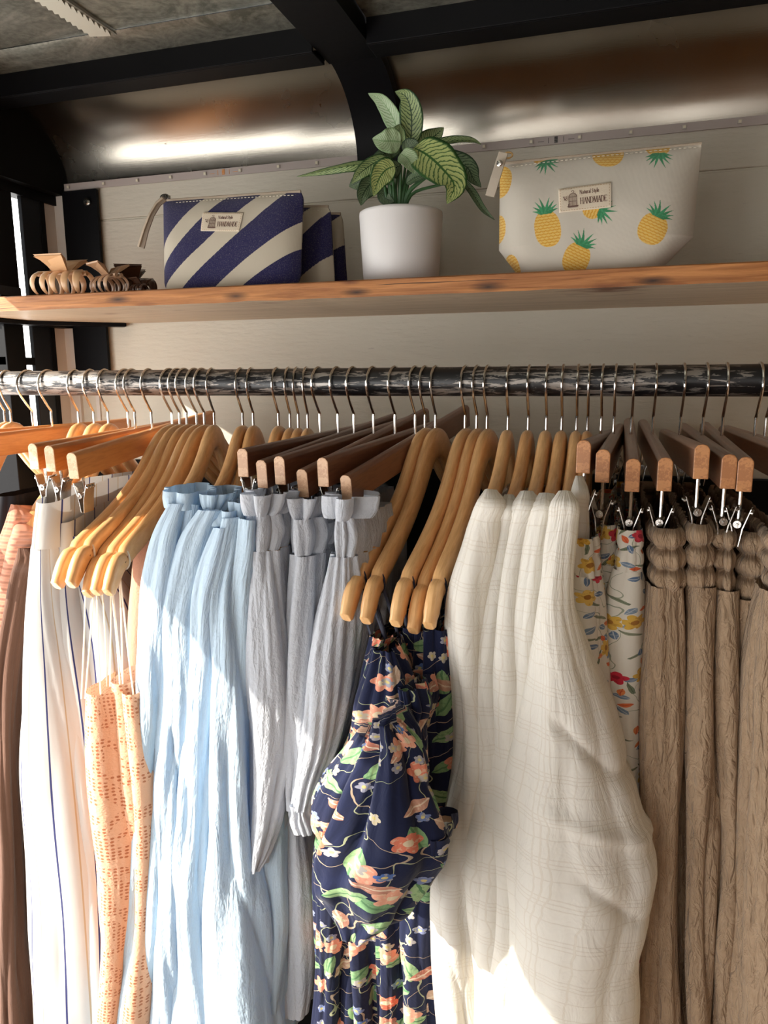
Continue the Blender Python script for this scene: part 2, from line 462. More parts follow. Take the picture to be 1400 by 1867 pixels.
sbox('window_2_post', (XL - .006, 1.019, 0), (XL + .002, 1.058, EYE + .30), MT['bluegrey'], bevel=.001)
sbox('window_1_frame', (XL - .02, .957, EYE + .285), (XL + .006, YW, EYE + .302), MT['black'])
sbox('window_1_sill', (XL - .02, .90, EYE + .128), (XL + .006, .997, EYE + .142), MT['bluegrey'])
sbox('wall_left_board', (XL - .02, 1.069, EYE - .14), (XL + .001, YW + .005, EYE + .29), MT['white_trim'])
sbox('wall_left_cill', (XL - .02, .957, EYE + .022), (XL + .001, 1.058, EYE + .034), MT['black'])
sbox('window_1_mullion', (XL - .10, 1.00, EYE + .22), (XL - .09, 1.04, EYE + .232), MT['bluegrey'])
# corner flange: black steel plate with a bolt
fl = struct(box('trim_5', (-.897, YW - .012, EYE - .0), (-.829, YW - .006, EYE + .305), MT['black'], bevel=.001))
g = Geo(); c = P(161, 369, YW - .012); g.tube([c, c + Vector((0, -.004, 0))], .0065, 16); g.tube([c + Vector((0, -.003, 0)), c + Vector((0, -.007, 0))], [.0045, .0035], 6)
struct(g.make('trim_5_bolt', MT['steel'], fl))
# opposite side of the bus: pillars, low wall and tall windows open to daylight
BW = simple('brown interior boards', (.30, .19, .12), .6, 0, .2, 40)
WX = ((-.92, -.64, 0), (-.44, -.32, 1.0), (.16, .30, 1.1))      # three windows: x from, x to, sill height
xs = [-.92] + [v for w in WX for v in w[:2]] + [1.6]
for i in range(0, len(xs) - 1, 2):
    if xs[i + 1] > xs[i]: sbox('wall_front_%d' % (i // 2), (xs[i], -1.33, 0), (xs[i + 1], -1.3, EYE + .46), BW)
for i, (a, b, h) in enumerate(WX):
    if h: sbox('wall_front_sill_%d' % i, (a, -1.33, 0), (b, -1.3, h), BW)
    sbox('window_%d_frame' % (i + 3), (a, -1.34, EYE + .40), (b, -1.29, EYE + .46), MT['black'])
sbox('roof', (-.96, -1.36, EYE + .46), (1.66, YW + .05, EYE + .48), MT['blackm'])  # unseen box added above the ceiling to stop light leaking at its seam
sbox('wall_right', (1.6, -1.3, 0), (1.63, YW + .03, EYE + .46), BW)

# ------------------------------------------------------------------ light strip on the ledge
def strip():
    t = empty('led_strip', (0, YW - .001, EYE + .315), 'thin white adhesive light strip along the top edge of the cream wall', 'light strip')
    g = Geo()
    pts = [(-.919, .90), (-.919, 1.088), (-.897, 1.0975), (-.865, 1.0975), (1.59, 1.0975)]
    m = simple('strip tape', (.46, .40, .37), .45, 0, .2, 90)
    for (x0, y0), (x1, y1) in zip(pts, pts[1:]):
        z0, z1 = EYE + .3075, EYE + .3185
        d = Vector((x1 - x0, y1 - y0, 0)).normalized(); n = Vector((d.y, -d.x, 0)) * .0018
        a, b = Vector((x0, y0, 0)), Vector((x1, y1, 0))
        V = [a + n + Vector((0, 0, z0)), b + n + Vector((0, 0, z0)), b + Vector((0, 0, z0)), a + Vector((0, 0, z0)), a + n + Vector((0, 0, z1)), b + n + Vector((0, 0, z1)), b + Vector((0, 0, z1)), a + Vector((0, 0, z1))]
        g.add(V, [(0, 3, 2, 1), (4, 5, 6, 7), (0, 1, 5, 4), (1, 2, 6, 5), (2, 3, 7, 6), (3, 0, 4, 7)])
    g.make('tape', m, t, smooth=False)
    hm = simple('led housing', (.50, .46, .40), .3)
    for px in (125, 190, 252, 313, 376, 440, 510, 580, 883, 968, 1055, 1147, 1243, 1342):
        x = P(px, 300, YW).x; g = Geo()
        g.box((x - .0026, 1.0935, EYE + .3104), (x + .0026, 1.0957, EYE + .3156)); g.box((x - .0017, 1.0930, EYE + .3113), (x + .0017, 1.0936, EYE + .3147), 1)
        g.make('led_chip', [hm, MT['clear_lens']], t, smooth=False, bevel=.0004)
    om = simple('orange component', (.75, .30, .06), .5); dk = simple('printed black marks', (.03, .03, .03), .6)
    for px, mm in ((409, om), (1013, dk)):
        x = P(px, 290, YW).x; g = Geo()
        for j in range(4): g.box((x - .0022, 1.0945, EYE + .3095 + j * .002), (x + .0022, 1.0957, EYE + .3107 + j * .002))
        for s in (-1, 1):
            g.box((x + s * .020 - .004, 1.0953, EYE + .3120), (x + s * .020 + .004, 1.0957, EYE + .3124)); g.box((x + s * .010 - .0003, 1.0953, EYE + .3095), (x + s * .010 + .0003, 1.0957, EYE + .3165))
        g.make('resistor', mm, t, smooth=False)


strip()

# ------------------------------------------------------------------ shelf, bracket, rail
g = Geo(); N = 160; x0, x1 = XL + .003, 1.58
V = []; F = []
ring = lambda x, j: [(x, .840 + .0012 * noise.noise(Vector((x * 9, 1, 0))), EYE + .0905 + .0012 * noise.noise(Vector((x * 22, 5, 0)))), (x, YW, EYE + .0905), (x, YW, EYE + .110), (x, .8425, EYE + .110), (x, .840 + .0015 * noise.noise(Vector((x * 12, 9, 0))), EYE + .1085 + .001 * noise.noise(Vector((x * 30, 2, 0))))]
for i in range(N + 1): V += ring(x0 + (x1 - x0) * i / N, i)
for i in range(N):
    for k in range(5): F.append((i * 5 + k, i * 5 + (k + 1) % 5, (i + 1) * 5 + (k + 1) % 5, (i + 1) * 5 + k))
F += [(4, 3, 2, 1, 0), tuple(N * 5 + k for k in range(5))]
sh = mesh('wooden_shelf', V, [f[::-1] for f in F], MT['shelf'], smooth=False)
tag(sh, 'long reclaimed wooden shelf board with dark knots above the clothes rail', 'shelf')
g = Geo(); a, b = Vector((-.945, .955, 0)), Vector((-.795, 1.095, 0)); d = (b - a).normalized(); n = Vector((-d.y, d.x, 0)) * .012
for z0, z1 in ((EYE + .0845, EYE + .0903),):
    g.add([a - n + Vector((0, 0, z0)), b - n + Vector((0, 0, z0)), b + n + Vector((0, 0, z0)), a + n + Vector((0, 0, z0)), a - n + Vector((0, 0, z1)), b - n + Vector((0, 0, z1)), b + n + Vector((0, 0, z1)), a + n + Vector((0, 0, z1))],
          [(0, 3, 2, 1), (4, 5, 6, 7), (0, 1, 5, 4), (1, 2, 6, 5), (2, 3, 7, 6), (3, 0, 4, 7)])
g.box((-.925, .86, EYE + .0842), (-.895, 1.09, EYE + .0903))
tag(g.make('shelf_bracket', MT['black'], smooth=False, bevel=.0008), 'black flat steel bracket under the left end of the wooden shelf', 'bracket')
RZ = EYE - .0064; RR = .0167; RY = .86
g = Geo(); g.tube([(XL + .001 + (2.5) * i / 60, RY, RZ) for i in range(61)], RR, 48)
tag(g.make('clothes_rail', MT['rod']), 'black pipe clothes rail with worn scratched paint', 'rail')

# ------------------------------------------------------------------ hangers
HOOKS = []


def hook_mesh():
    g = Geo(); zc = .0510; rr = .021
    pts = [(0, 0, -.024), (0, 0, -.004), (0, 0, .012), (0, .0005, .016), (0, -.003, .0195)]
    for t in np.linspace(0, 1, 6)[1:]: pts.append((0, -.003 - .0145 * t, .0195 + .020 * t))
    for a in np.linspace(196, -18, 26): pts.append((0, rr * math.cos(math.radians(a)), zc + rr * math.sin(math.radians(a))))
    pts = [Vector(p) for p in pts]
    for _ in range(2):
        q = pts[:]
        for i in range(4, len(pts) - 1): q[i] = (pts[i - 1] + pts[i] * 2 + pts[i + 1]) / 4
        pts = q
    g.tube(pts, .00155, 8)
    # ferrule
    return g


def sweep(cl, n=18, thick=.0062, m=0, ex=2.6):
    """cl: list (y, z, half height, half thickness) along a hanger body"""
    V = []
    for i, (y, z, h, w) in enumerate(cl):
        a = cl[max(i - 1, 0)]; b = cl[min(i + 1, len(cl) - 1)]
        t = Vector((0, b[0] - a[0], b[1] - a[1])).normalized(); nn = Vector((0, -t.z, t.y))
        for k in range(n):
            an = 2 * PI * k / n; c, s = math.cos(an), math.sin(an)
            V.append(Vector((0, y, z)) + Vector((1, 0, 0)) * (math.copysign(abs(c) ** (2 / ex), c) * w) + nn * (math.copysign(abs(s) ** (2 / ex), s) * h))
    F = [[i * n + k, (i + 1) * n + k, (i + 1) * n + (k + 1) % n, i * n + (k + 1) % n] for i in range(len(cl) - 1) for k in range(n)]
    F += [list(range(n)), [(len(cl) - 1) * n + k for k in range(n)][::-1]]
    return V, F


def interp(xs, pts):
    pts = sorted(pts); X = [p[0] for p in pts]; out = []
    for k in range(1, len(pts[0])): out.append(np.interp(xs, X, [p[k] for p in pts]))
    return out


def smooth_interp(x, X, Y):
    """monotone-ish cubic (Catmull) interpolation"""
    X = np.asarray(X, float); Y = np.asarray(Y, float); x = np.asarray(x, float)
    d = np.gradient(Y, X) if len(X) > 2 else np.full(len(X), (Y[-1] - Y[0]) / (X[-1] - X[0]))
    i = np.clip(np.searchsorted(X, x) - 1, 0, len(X) - 2); h = X[i + 1] - X[i]; t = np.clip((x - X[i]) / h, 0, 1)
    return (2 * t**3 - 3 * t**2 + 1) * Y[i] + (t**3 - 2 * t**2 + t) * h * d[i] + (-2 * t**3 + 3 * t**2) * Y[i + 1] + (t**3 - t**2) * h * d[i + 1]


SL = .215
def shirt_body():
    u = [0, .018, .035, .06, .10, .14, .18, .20, .2145]; z = [-.018, -.022, -.034, -.058, -.088, -.110, -.129, -.142, -.163]
    h = [.0185, .0178, .0160, .0140, .0125, .0118, .0112, .0106, .0080]
    us = np.concatenate([np.linspace(0, .180, 26), [.1803, .1808, .1875, .1900], np.linspace(.192, .2145, 8)])
    zz = smooth_interp(us, u, z); hh = smooth_interp(us, u, h)
    cl = []
    for a, b, c in zip(us, zz, hh):
        w = .0072
        if .1805 < a < .188: c -= .0045; b -= .0045
        if a > .21: w = .0062
        cl.append((a, b, c, w))
    cl.append((.2160, zz[-1] - .0012, .005, .0050))
    full = [(-a, b, c, w) for a, b, c, w in cl[::-1]][:-1] + cl
    return sweep(full)


def bar_body(L=.178):
    g = Geo(); hw, h = .0063, .030; pr = [(-hw, -h), (hw, -h), (hw, -.004), (hw * .6, -.0008), (0, 0), (-hw * .6, -.0008), (-hw, -.004)]
    V = [(x, -L, z) for x, z in pr] + [(x, 0, z) for x, z in pr] + [(x, L, z) for x, z in pr]
    n = 7; F = []; m = []
    for j in range(2):
        for k in range(n): F.append((j * n + k, j * n + (k + 1) % n, (j + 1) * n + (k + 1) % n, (j + 1) * n + k)); m.append(0)
    F += [tuple(range(n))[::-1], tuple(2 * n + k for k in range(n))]; m += [1, 1]
    g.add(V, F); g.m = m; return g


def clip_geo(stem):
    g = Geo()
    # two sprung jaws in a V with bent tops, coil and pin
    for s in (-1, 1):
        pr = [(s * .0105, .014), (s * .0092, .0135), (s * .0035, -.004), (s * .0014, -.020), (s * .0024, -.0205), (s * .0050, -.004)]
        V = [(x, y, z) for y in (-.0075, .0075) for x, z in pr]
        V = [(x, y * (1 if abs(z) < .012 or z < 0 else .85), z) for x, y, z in V]
        g.add(V, [(0, 1, 2, 3, 4, 5)[::-1], (6, 7, 8, 9, 10, 11)] + [(k, (k + 1) % 6, 6 + (k + 1) % 6, 6 + k) for k in range(6)])
        for j in range(3): g.tube([(s * .0085, -.0045 + j * .0045, .0105), (s * .0115, -.0045 + j * .0045, .0100)], .0016, 6)
    g.tube([(0, -.009, 0), (0, .009, 0)], .0036, 14); g.tube([(0, -.0105, 0), (0, .0105, 0)], .0012, 8)
    return g


me_hook = hook_mesh(); me_bar = bar_body()
SB = shirt_body()
CACHE = {}


def shared(key, name, build, M, parent):
    """first call builds the mesh, later ones share it"""
    if key not in CACHE: CACHE[key] = build(); o = CACHE[key]
    else: o = CACHE[key].copy(); sc.collection.objects.link(o)
    o.parent = parent; o.matrix_parent_inverse = Matrix(); o.matrix_basis = M if M is not None else Matrix()
    o.name = name
    return o


def hanger_matrix(hx, hz, th, ph): return Matrix.Translation((hx, RY, hz)) @ Matrix.Rotation(th, 4, 'Z') @ Matrix.Rotation(ph, 4, 'X')


def solve(hpx, tip, loc, neck):
    """find yaw (and tilt when the tip height is given) so the front end lands where the photo shows it"""
    hx = P(hpx, 775, RY).x; hz = EYE + neck; th, ph = 0., 0.
    for _ in range(30):
        p = hanger_matrix(hx, hz, th, ph) @ Vector(loc); u, v = proj(p)
        th2 = proj(hanger_matrix(hx, hz, th + .01, ph) @ Vector(loc)); th += max(-.2, min(.2, (tip[0] - u) / ((th2[0] - u) / .01)))
        if tip[1] is not None:
            p = hanger_matrix(hx, hz, th, ph) @ Vector(loc); u, v = proj(p); ph2 = proj(hanger_matrix(hx, hz, th, ph + .01) @ Vector(loc))
            ph += max(-.1, min(.1, (tip[1] - v) / ((ph2[1] - v) / .01)))
        th = max(-.75, min(.75, th)); ph = max(-.28, min(.28, ph))
    return hx, hz, th, ph


def shirt_hanger(hpx, tip, label, group, neck=-.0605, bands=None, inner=False):
    hx, hz, th, ph = solve(hpx, tip, (0, -.214, -.160), neck)
    M = hanger_matrix(hx, hz, th, ph)
    t = empty('clothes_hanger', M.to_translation(), label, 'hanger', group); t.rotation_euler = M.to_euler(); t.matrix_basis = M
    def bb():
        o = mesh('body', SB[0], SB[1], MT['wood_nat']); autosm(o, .9); return o
    shared('sb', 'body', bb, Matrix.Diagonal((1, .74, .86, 1)) if inner is True else (Matrix.Diagonal((1, inner, .80, 1)) if inner else None), t)
    # the hook swivels: it stays square to the rail more than the body does
    hm = Matrix.Rotation(-ph, 4, 'X') @ Matrix.Rotation(-th * .25, 4, 'Z') @ Matrix.Translation((0, 0, -.0605 - neck))
    shared('hook', 'hook', lambda: me_hook.make('hook', MT['chrome']), hm, t)
    if bands:
        g = Geo()
        for uu in (-.1845,):
            zc = -.1335; g.tube([Vector((.0075 * math.cos(a), uu + .0 * math.sin(a), zc + .012 * math.sin(a))) for a in np.linspace(0, 2 * PI, 17)], .0013, 6, cap=False)
        g.make('strap_loop', bands, t, M=Matrix())
    return t, M


def bar_hanger(hpx, tip, label, group, mats, neck=-.066, stem=.02, L=.178):
    hx, hz, th, ph = solve(hpx, tip, (0, -L, -.001), neck)
    M = hanger_matrix(hx, hz, th, ph)
    t = empty('clip_hanger', M.to_translation(), label, 'hanger', group); t.matrix_basis = M
    def bb():
        o = me_bar.make('bar', mats, smooth=False, bevel=.0009); return o
    shared('bar' + mats[0].name, 'bar', bb, None, t)
    shared('hook', 'hook', lambda: me_hook.make('hook', MT['chrome']), Matrix.Rotation(-ph, 4, 'X') @ Matrix.Rotation(-th * .25, 4, 'Z') @ Matrix.Translation((0, 0, -.0605 - neck)), t)
    for s in (-1, 1):
        def st():
            g = Geo(); g.tube([(0, 0, .002), (0, 0, -stem)], .0017, 8); return g.make('stem', MT['chrome'])
        def cl(): return clip_geo(stem).make('clip', MT['steel'], smooth=True, bevel=.0003)
        shared('stem%.3f' % stem, 'stem', st, Matrix.Translation((0, s * (L - .016), -.030)), t)
        shared('clip', 'clip', cl, Matrix.Translation((0, s * (L - .016), -.030 - stem)) @ Matrix.Rotation(random.uniform(-.25, .25), 4, 'Z'), t)
    return t, M


ORG = [MT['wood_org'], MT['wood_org_end']]; BRN = [MT['wood_brn'], MT['wood_brn_end']]; RED = [MT['wood_red'], MT['wood_red_end']]
MH = {}
def nth(i): return ['first', 'second', 'third', 'fourth', 'fifth', 'sixth', 'seventh', 'eighth', 'ninth'][i]


k = 'pale wooden hangers at the far left end'
for i, (h, tx) in enumerate(((10, -150), (21, -128), (144, -8), (172, 22), (198, 48))):
    MH[h] = shirt_hanger(h, (tx, None), ['pale shaped wooden hanger leftmost on the rail, cut by the photo edge', 'pale shaped wooden hanger second at the left end of the rail',
        'pale shaped wooden hanger of the ribbed coral top', 'pale shaped wooden hanger between the coral and brown tops', 'pale shaped wooden hanger of the brown top, crown behind the orange bars'][i], k, inner=(.66 if i > 1 else False))
k = 'orange clip hangers at the left'
for i, (h, tp, lb) in enumerate(((60, (-170, None), 'orange wooden clip hanger furthest left, mostly outside the photo'), (95, (-95, 800), 'orange wooden clip hanger whose long side runs off the left edge'),
        (234, (58, 810), 'orange wooden clip hanger holding the leftmost striped trousers'), (247, (88, 814), 'orange wooden clip hanger holding the middle striped trousers'),
        (277, (129, 827), 'orange wooden clip hanger nearest the front, above the rightmost striped trousers'))):
    MH[h] = bar_hanger(h, tp, lb, k, ORG, stem=.022)
k = 'pale hangers of the peach lace tops'
CR = simple('cream strap ribbon', (.80, .66, .50), .7)
NV = simple('navy strap ribbon', (.010, .012, .035), .6)
for i, (h, tp) in enumerate(((314, (105, 1062)), (328, (131, 1060)), (341, (161, 1078)), (359, (176, 1074)), (373, (198, 1074)))):
    MH[h] = shirt_hanger(h, tp, 'pale shaped hanger with cream straps, %s from left of the five lace top hangers' % nth(i), k, bands=CR if i > 0 else None)
k = 'pale hangers of the blue tops'
for i, (h, tp) in enumerate(((391, (262, 1020)), (443, (318, 1040)), (462, (366, 1075)), (508, (408, 1085)))):
    MH[h] = shirt_hanger(h, tp, 'pale shaped wooden hanger inside the %s blue gauze top from the left' % nth(i), k, inner=True)
k = 'pale hangers behind the dark brown clip hangers'
for i, (h, tp) in enumerate(((529, (448, 1070)), (544, (468, 1076)), (561, (492, 1080)))):
    MH[h] = shirt_hanger(h, tp, 'pale shaped wooden hanger behind the brown clip bars, %s from the left of three' % nth(i), k, inner=True, neck=-.063)
k = 'dark brown clip hangers in the middle'
for i, (h, tp) in enumerate(((583, (441, 819)), (616, (475, 840)), (645, (508, 833)), (681, (549, 857)), (720, (587, 836)), (757, (629, 868)))):
    MH[h] = bar_hanger(h, tp, 'dark brown clip hanger, %s bar end from left of the six above grey-blue skirts' % nth(i), k, BRN, neck=-.068, stem=.016)
k = 'pale hangers of the navy dresses'
for i, (h, tp) in enumerate(((775, (632, 1119)), (794, (668, 1125)), (848, (722, 1130)), (869, (754, 1143)), (888, (783, 1134)))):
    MH[h] = shirt_hanger(h, tp, 'pale shaped hanger with navy straps, ' + ['left one of the front pair', 'right one of the front pair', 'left one of the trio beside the white shirts', 'middle of the trio beside the white shirts', 'right one of the trio beside the white shirts'][i], k, bands=NV if i != 3 else None)
k = 'pale hangers of the white shirts'
for i, (h, tp) in enumerate(((926, (858, 1015)), (963, (900, 1018)), (996, (938, 1018)), (1024, (976, 1018)), (1051, (1016, 1018)), (1071, (1046, 1010)))):
    MH[h] = shirt_hanger(h, tp, 'pale shaped wooden hanger holding a white shirt, %s from the left of six' % nth(i), k, inner=True, neck=-.062)
k = 'reddish brown clip hangers at the right'
for i, (h, tp, lb) in enumerate(((1096, (1065, 804), 'short-looking brown clip hanger with its clip over the leftmost floral trousers'), (1119, (1100, 821), 'brown clip hanger above the middle floral trousers'),
        (1151, (1155, 838), 'brown clip hanger seen exactly end-on above the rightmost floral trousers'), (1190, (1214, 836), 'brown clip hanger above the first tan skirt, leaning back left'),
        (1240, (1281, 812), 'brown clip hanger above the second tan skirt, the highest bar end at right'), (1281, (1331, 830), 'brown clip hanger above the third tan skirt, touching its right neighbour'),
        (1317, (1361, 835), 'brown clip hanger above the fourth tan skirt, rightmost full bar end'), (1377, (1462, None), 'brown clip hanger cut by the right photo edge, its long side visible'),
        (1396, (1500, None), 'brown clip hanger furthest right, mostly outside the photo'))):
    MH[h] = bar_hanger(h, tp, lb, k, RED, neck=-.064, stem=.030)

# ------------------------------------------------------------------ garments
def garment(name, rows, mat, parent, Yf=.66, depth=.36, dirv=None, folds=((.030, .0035), (.014, .0014)), seed=0, puff=1.0, topamp=.4, nrow=110, rise=0, hemw=0, nfront=46, wob=.004, close=False, creases=(), shoulder=False):
    if shoulder:
        r = rows[0]; c = (r[1] + r[2]) / 2; w = (r[2] - r[1]) / 2; Y0 = r[3] if len(r) > 3 else Yf
        rows = [(r[0] - 5, c - w * .50, c + w * .50, Y0 + .016), (r[0] - 1, c - w * .80, c + w * .80, Y0 + .006)] + [(r[0] + 6, r[1] - 1, r[2] + 1, Y0)] + list(rows[1:])
    """cloth tube: rows = (py, left px, right px[, Y]); section = rounded front edge, long flanks running back"""
    if rows[-1][0] >= 1860:
        a, b = rows[-2], rows[-1]; f = 110 / (b[0] - a[0]); rows = list(rows) + [tuple(b[i] + (b[i] - a[i]) * f for i in range(3)) + tuple(b[3:])]
    rs = random.Random(seed); rows = [tuple(r) + ((Yf,) if len(r) == 3 else ()) for r in rows]
    zc = []; L = []; Rr = []
    for (py, a, b, Y) in rows:
        pl, pr = P(a, py, Y), P(b, py, Y); zc.append((pl.z + pr.z) / 2); L.append(pl.x); Rr.append(pr.x)
    crease = []
    for (x1, y1, x2, y2, cw, cd) in creases:
        a, b = P(x1, y1, Yf), P(x2, y2, Yf); crease.append((a.x, a.z, b.x, b.z, cw, cd))
    q = -np.array(zc); YY = [r[3] for r in rows]
    zq = np.linspace(q[0], q[-1], nrow)
    xl = smooth_interp(zq, q, L); xr = smooth_interp(zq, q, Rr); yf = smooth_interp(zq, q, YY)
    if dirv is None: dirv = (0, 1)
    dx, dy = dirv; dl = math.hypot(dx, dy); dx /= dl; dy /= dl
    D = depth
    # unit profile (side, back) and arc parameter
    prof = []
    nf = nfront
    waves = []
    for lam, amp in folds:
        for j in range(2):
            waves.append((lam * rs.uniform(.8, 1.25), amp * rs.uniform(.5, 1), rs.uniform(0, 6.28), rs.uniform(1.5, 4), rs.uniform(0, 6.28), rs.uniform(.3, .9)))
    V = []; UV = []
    n1 = nf; n2 = max(10, int(depth / .007)); n3 = 6
    tt = [('f', a) for a in np.linspace(-PI / 2, PI / 2, n1)] ; n2 = max(10, int(depth / .007)); fl = np.linspace(0, 1, n2 + 2)[1:-1] ** 1.25
    wmean = float(np.mean(xr - xl))
    for i in range(nrow):
        w = max(.004, (xr[i] - xl[i]) / 2); cx = (xl[i] + xr[i]) / 2; fd = min(w * 1.15, .03 + w * .2, D * .45) * puff; s_tot = None
        pts = []
        for a in np.linspace(-PI / 2, PI / 2, n1): pts.append((w * math.sin(a), fd * (1 - math.cos(a)), wmean * .5 * (a / (PI / 2)) * 1.3, math.sin(a), -math.cos(a)))
        bulge = .15
        for f in fl: pts.append((w * (1 - .35 * f), fd + (D - fd) * f, wmean * .65 + (D) * f, 1, 0))
        for a in np.linspace(PI / 2, -PI / 2, n3): pts.append((w * .65 * math.sin(a), D + w * .3 * math.cos(a), wmean * .65 + D + .01, math.sin(a), math.cos(a)))
        for f in fl[::-1]: pts.append((-w * (1 - .35 * f), fd + (D - fd) * f, -wmean * .65 - (D) * f, -1, 0))
        zt = i / (nrow - 1); amp = topamp + (1 - topamp) * min(1, zt * 3)
        z0 = -zq[i]
        for (sx, sd, s, nx, nd) in pts:
            dsp = 0; ws = s + .014 * noise.noise(Vector((s * 11 + seed, z0 * 3.0, 1.7)))
            for q, (lam, am, ph, zf, zp, zw) in enumerate(waves):
                v = math.sin(PI * ws / lam + ph + zw * math.sin(zf * z0 * 4 + zp) + .7 * zf * z0)
                lo = .25 + 1.3 * max(0, .5 + noise.noise(Vector((s / lam * .35 + q * 7, z0 * 3 + seed, q))))
                dsp += am * lo * (2 * abs(v) ** .8 - 1.1) * amp
            ns = noise.noise(Vector((s * 14 + seed, z0 * 6, seed * 3.1))) * wob * 1.6
            dd = dsp + ns * amp; dd = max(dd, -w * .55)
            if crease:
                X_ = cx + sx * dy + sd * dx; Z_ = z0
                if nd < .3:
                    for (ax, az, bx, bz, cw, cd) in crease:
                        ex, ez = bx - ax, bz - az; l2 = ex * ex + ez * ez; u_ = ((X_ - ax) * ex + (Z_ - az) * ez) / l2
                        fade = max(0, min(1, min(u_, 1 - u_) * 5 + .3)) if -.06 < u_ < 1.06 else 0
                        dist = ((X_ - ax) * ez - (Z_ - az) * ex) / math.sqrt(l2)
                        dd += fade * cd * (math.exp(-(dist / cw) ** 2) if cd > 0 else math.exp(-abs(dist / cw)))
            lx = sx + nx * dd; ly = sd + nd * dd
            zz = z0
            if rise: u = min(1, max(0, sd / (.10))); zz += rise * (u - .4 * max(0, (sd - .10) / max(.01, D - .1))) * max(0, 1 - zt * 5)
            if hemw and zt > .8: zz += hemw * math.sin(s * 90 + seed) * (zt - .8) * 5
            V.append((cx + lx * dy + ly * dx, yf[i] + ly * dy - lx * dx * .0 , zz)); UV.append((s + seed * .037, z0))
    n = n1 + n2 + n3 + n2
    F = [(i * n + k, (i + 1) * n + k, (i + 1) * n + (k + 1) % n, i * n + (k + 1) % n) for i in range(nrow - 1) for k in range(n)]
    if close:
        F.append(tuple(range(n))); F.append(tuple((nrow - 1) * n + k for k in range(n))[::-1])
    return mesh(name, V, F, mat, parent, uv=UV)


def gar(name, label, cat, group, base, **k):
    pass


def dirof(h):
    M = MH[h][1]; v = M.to_3x3() @ Vector((0, 1, 0)); return (v.x, v.y)


def thing_at(name, label, cat, group, rows, Y=.66):
    r = rows[0]; p = P((r[1] + r[2]) / 2, r[0], Y); return empty(name, p, label, cat, group)


def frill(rows, mat, parent, Yf, dirv, seed, depth=.06, name='ruffle', lam=.016, amp=.0045):
    return garment(name, rows, mat, parent, Yf, depth, dirv, folds=((lam, amp), (lam * 2.3, amp * .8)), seed=seed, topamp=1, nrow=22, wob=.012, hemw=0)


def G(name, label, cat, group, h, rows, mat, Yf=.66, parts=(), **k):
    t = thing_at(name, label, cat, group, rows, Yf)
    garment('body', rows, mat, t, Yf, dirv=dirof(h) if h else None, **k)
    return t


# far left: ribbed coral tops and brown tops
g1 = 'knit tops at the left edge'
CF = dict(folds=((.04, .002), (.02, .001)), depth=.28)
G('ribbed_sweater', 'coral ribbed knit top at the left edge, upper one', 'top', g1, 144, [(925, 8, 40), (960, -5, 42), (1010, -30, 38), (1080, -60, 12), (1300, -80, -10), (1867, -90, -10)], MT['coral'], .715, seed=1, rise=-.02, shoulder=True, **CF)
G('ribbed_sweater', 'coral ribbed knit top at the left edge, lower one beside striped trousers', 'top', g1, 172, [(952, 20, 48), (1000, 2, 46), (1060, -15, 40), (1130, -40, 20), (1300, -55, 2), (1867, -60, -5)], MT['coral'], .71, seed=2, rise=-.02, shoulder=True, **CF)
G('knit_sweater', 'brown knit garment hanging down the left photo edge', 'top', g1, 198, [(1000, 24, 50), (1050, 8, 44), (1120, -4, 32), (1200, -14, 20), (1400, -20, 12), (1600, -18, 16), (1867, -14, 28)], MT['brown'], .70, seed=3, rise=-.02, shoulder=True, folds=((.03, .003), (.012, .0015)), depth=.28)
# striped trousers
def trousers(label, h, rows, band, seed, Yf):
    t = thing_at('striped_trousers', label, 'trousers', 'cream striped trousers', rows, Yf); dv = dirof(h)
    garment('legs', rows, MT['stripe'], t, Yf, .30, dv, folds=((.06, .0028), (.025, .0012)), seed=seed, topamp=.2)
    garment('waistband', band, MT['stripe'], t, Yf - .002, .302, dv, folds=((.08, .0012),), seed=seed + 20, topamp=1, nrow=14, wob=.003, rise=.016)
    return t


trousers('cream trousers with navy and tan pinstripes, leftmost pair and fully facing front', 234, [(1000, 44, 90), (1100, 34, 96), (1250, 20, 118), (1400, 12, 138), (1600, 20, 158), (1867, 32, 178)], [(918, 56, 96), (960, 50, 92), (1002, 45, 90)], 1, .672)
trousers('cream pinstriped trousers, middle pair of the three', 247, [(1030, 88, 122), (1100, 92, 128), (1300, 100, 158), (1500, 125, 178), (1867, 140, 200)], [(955, 84, 122), (1000, 87, 122), (1032, 89, 122)], 7, .686)
trousers('cream pinstriped trousers, rightmost pair seen behind the lace tops', 277, [(1030, 112, 160), (1100, 118, 200), (1300, 140, 230), (1500, 150, 230), (1867, 150, 240)], [(978, 108, 150), (1010, 110, 155), (1032, 111, 160)], 5, .70)

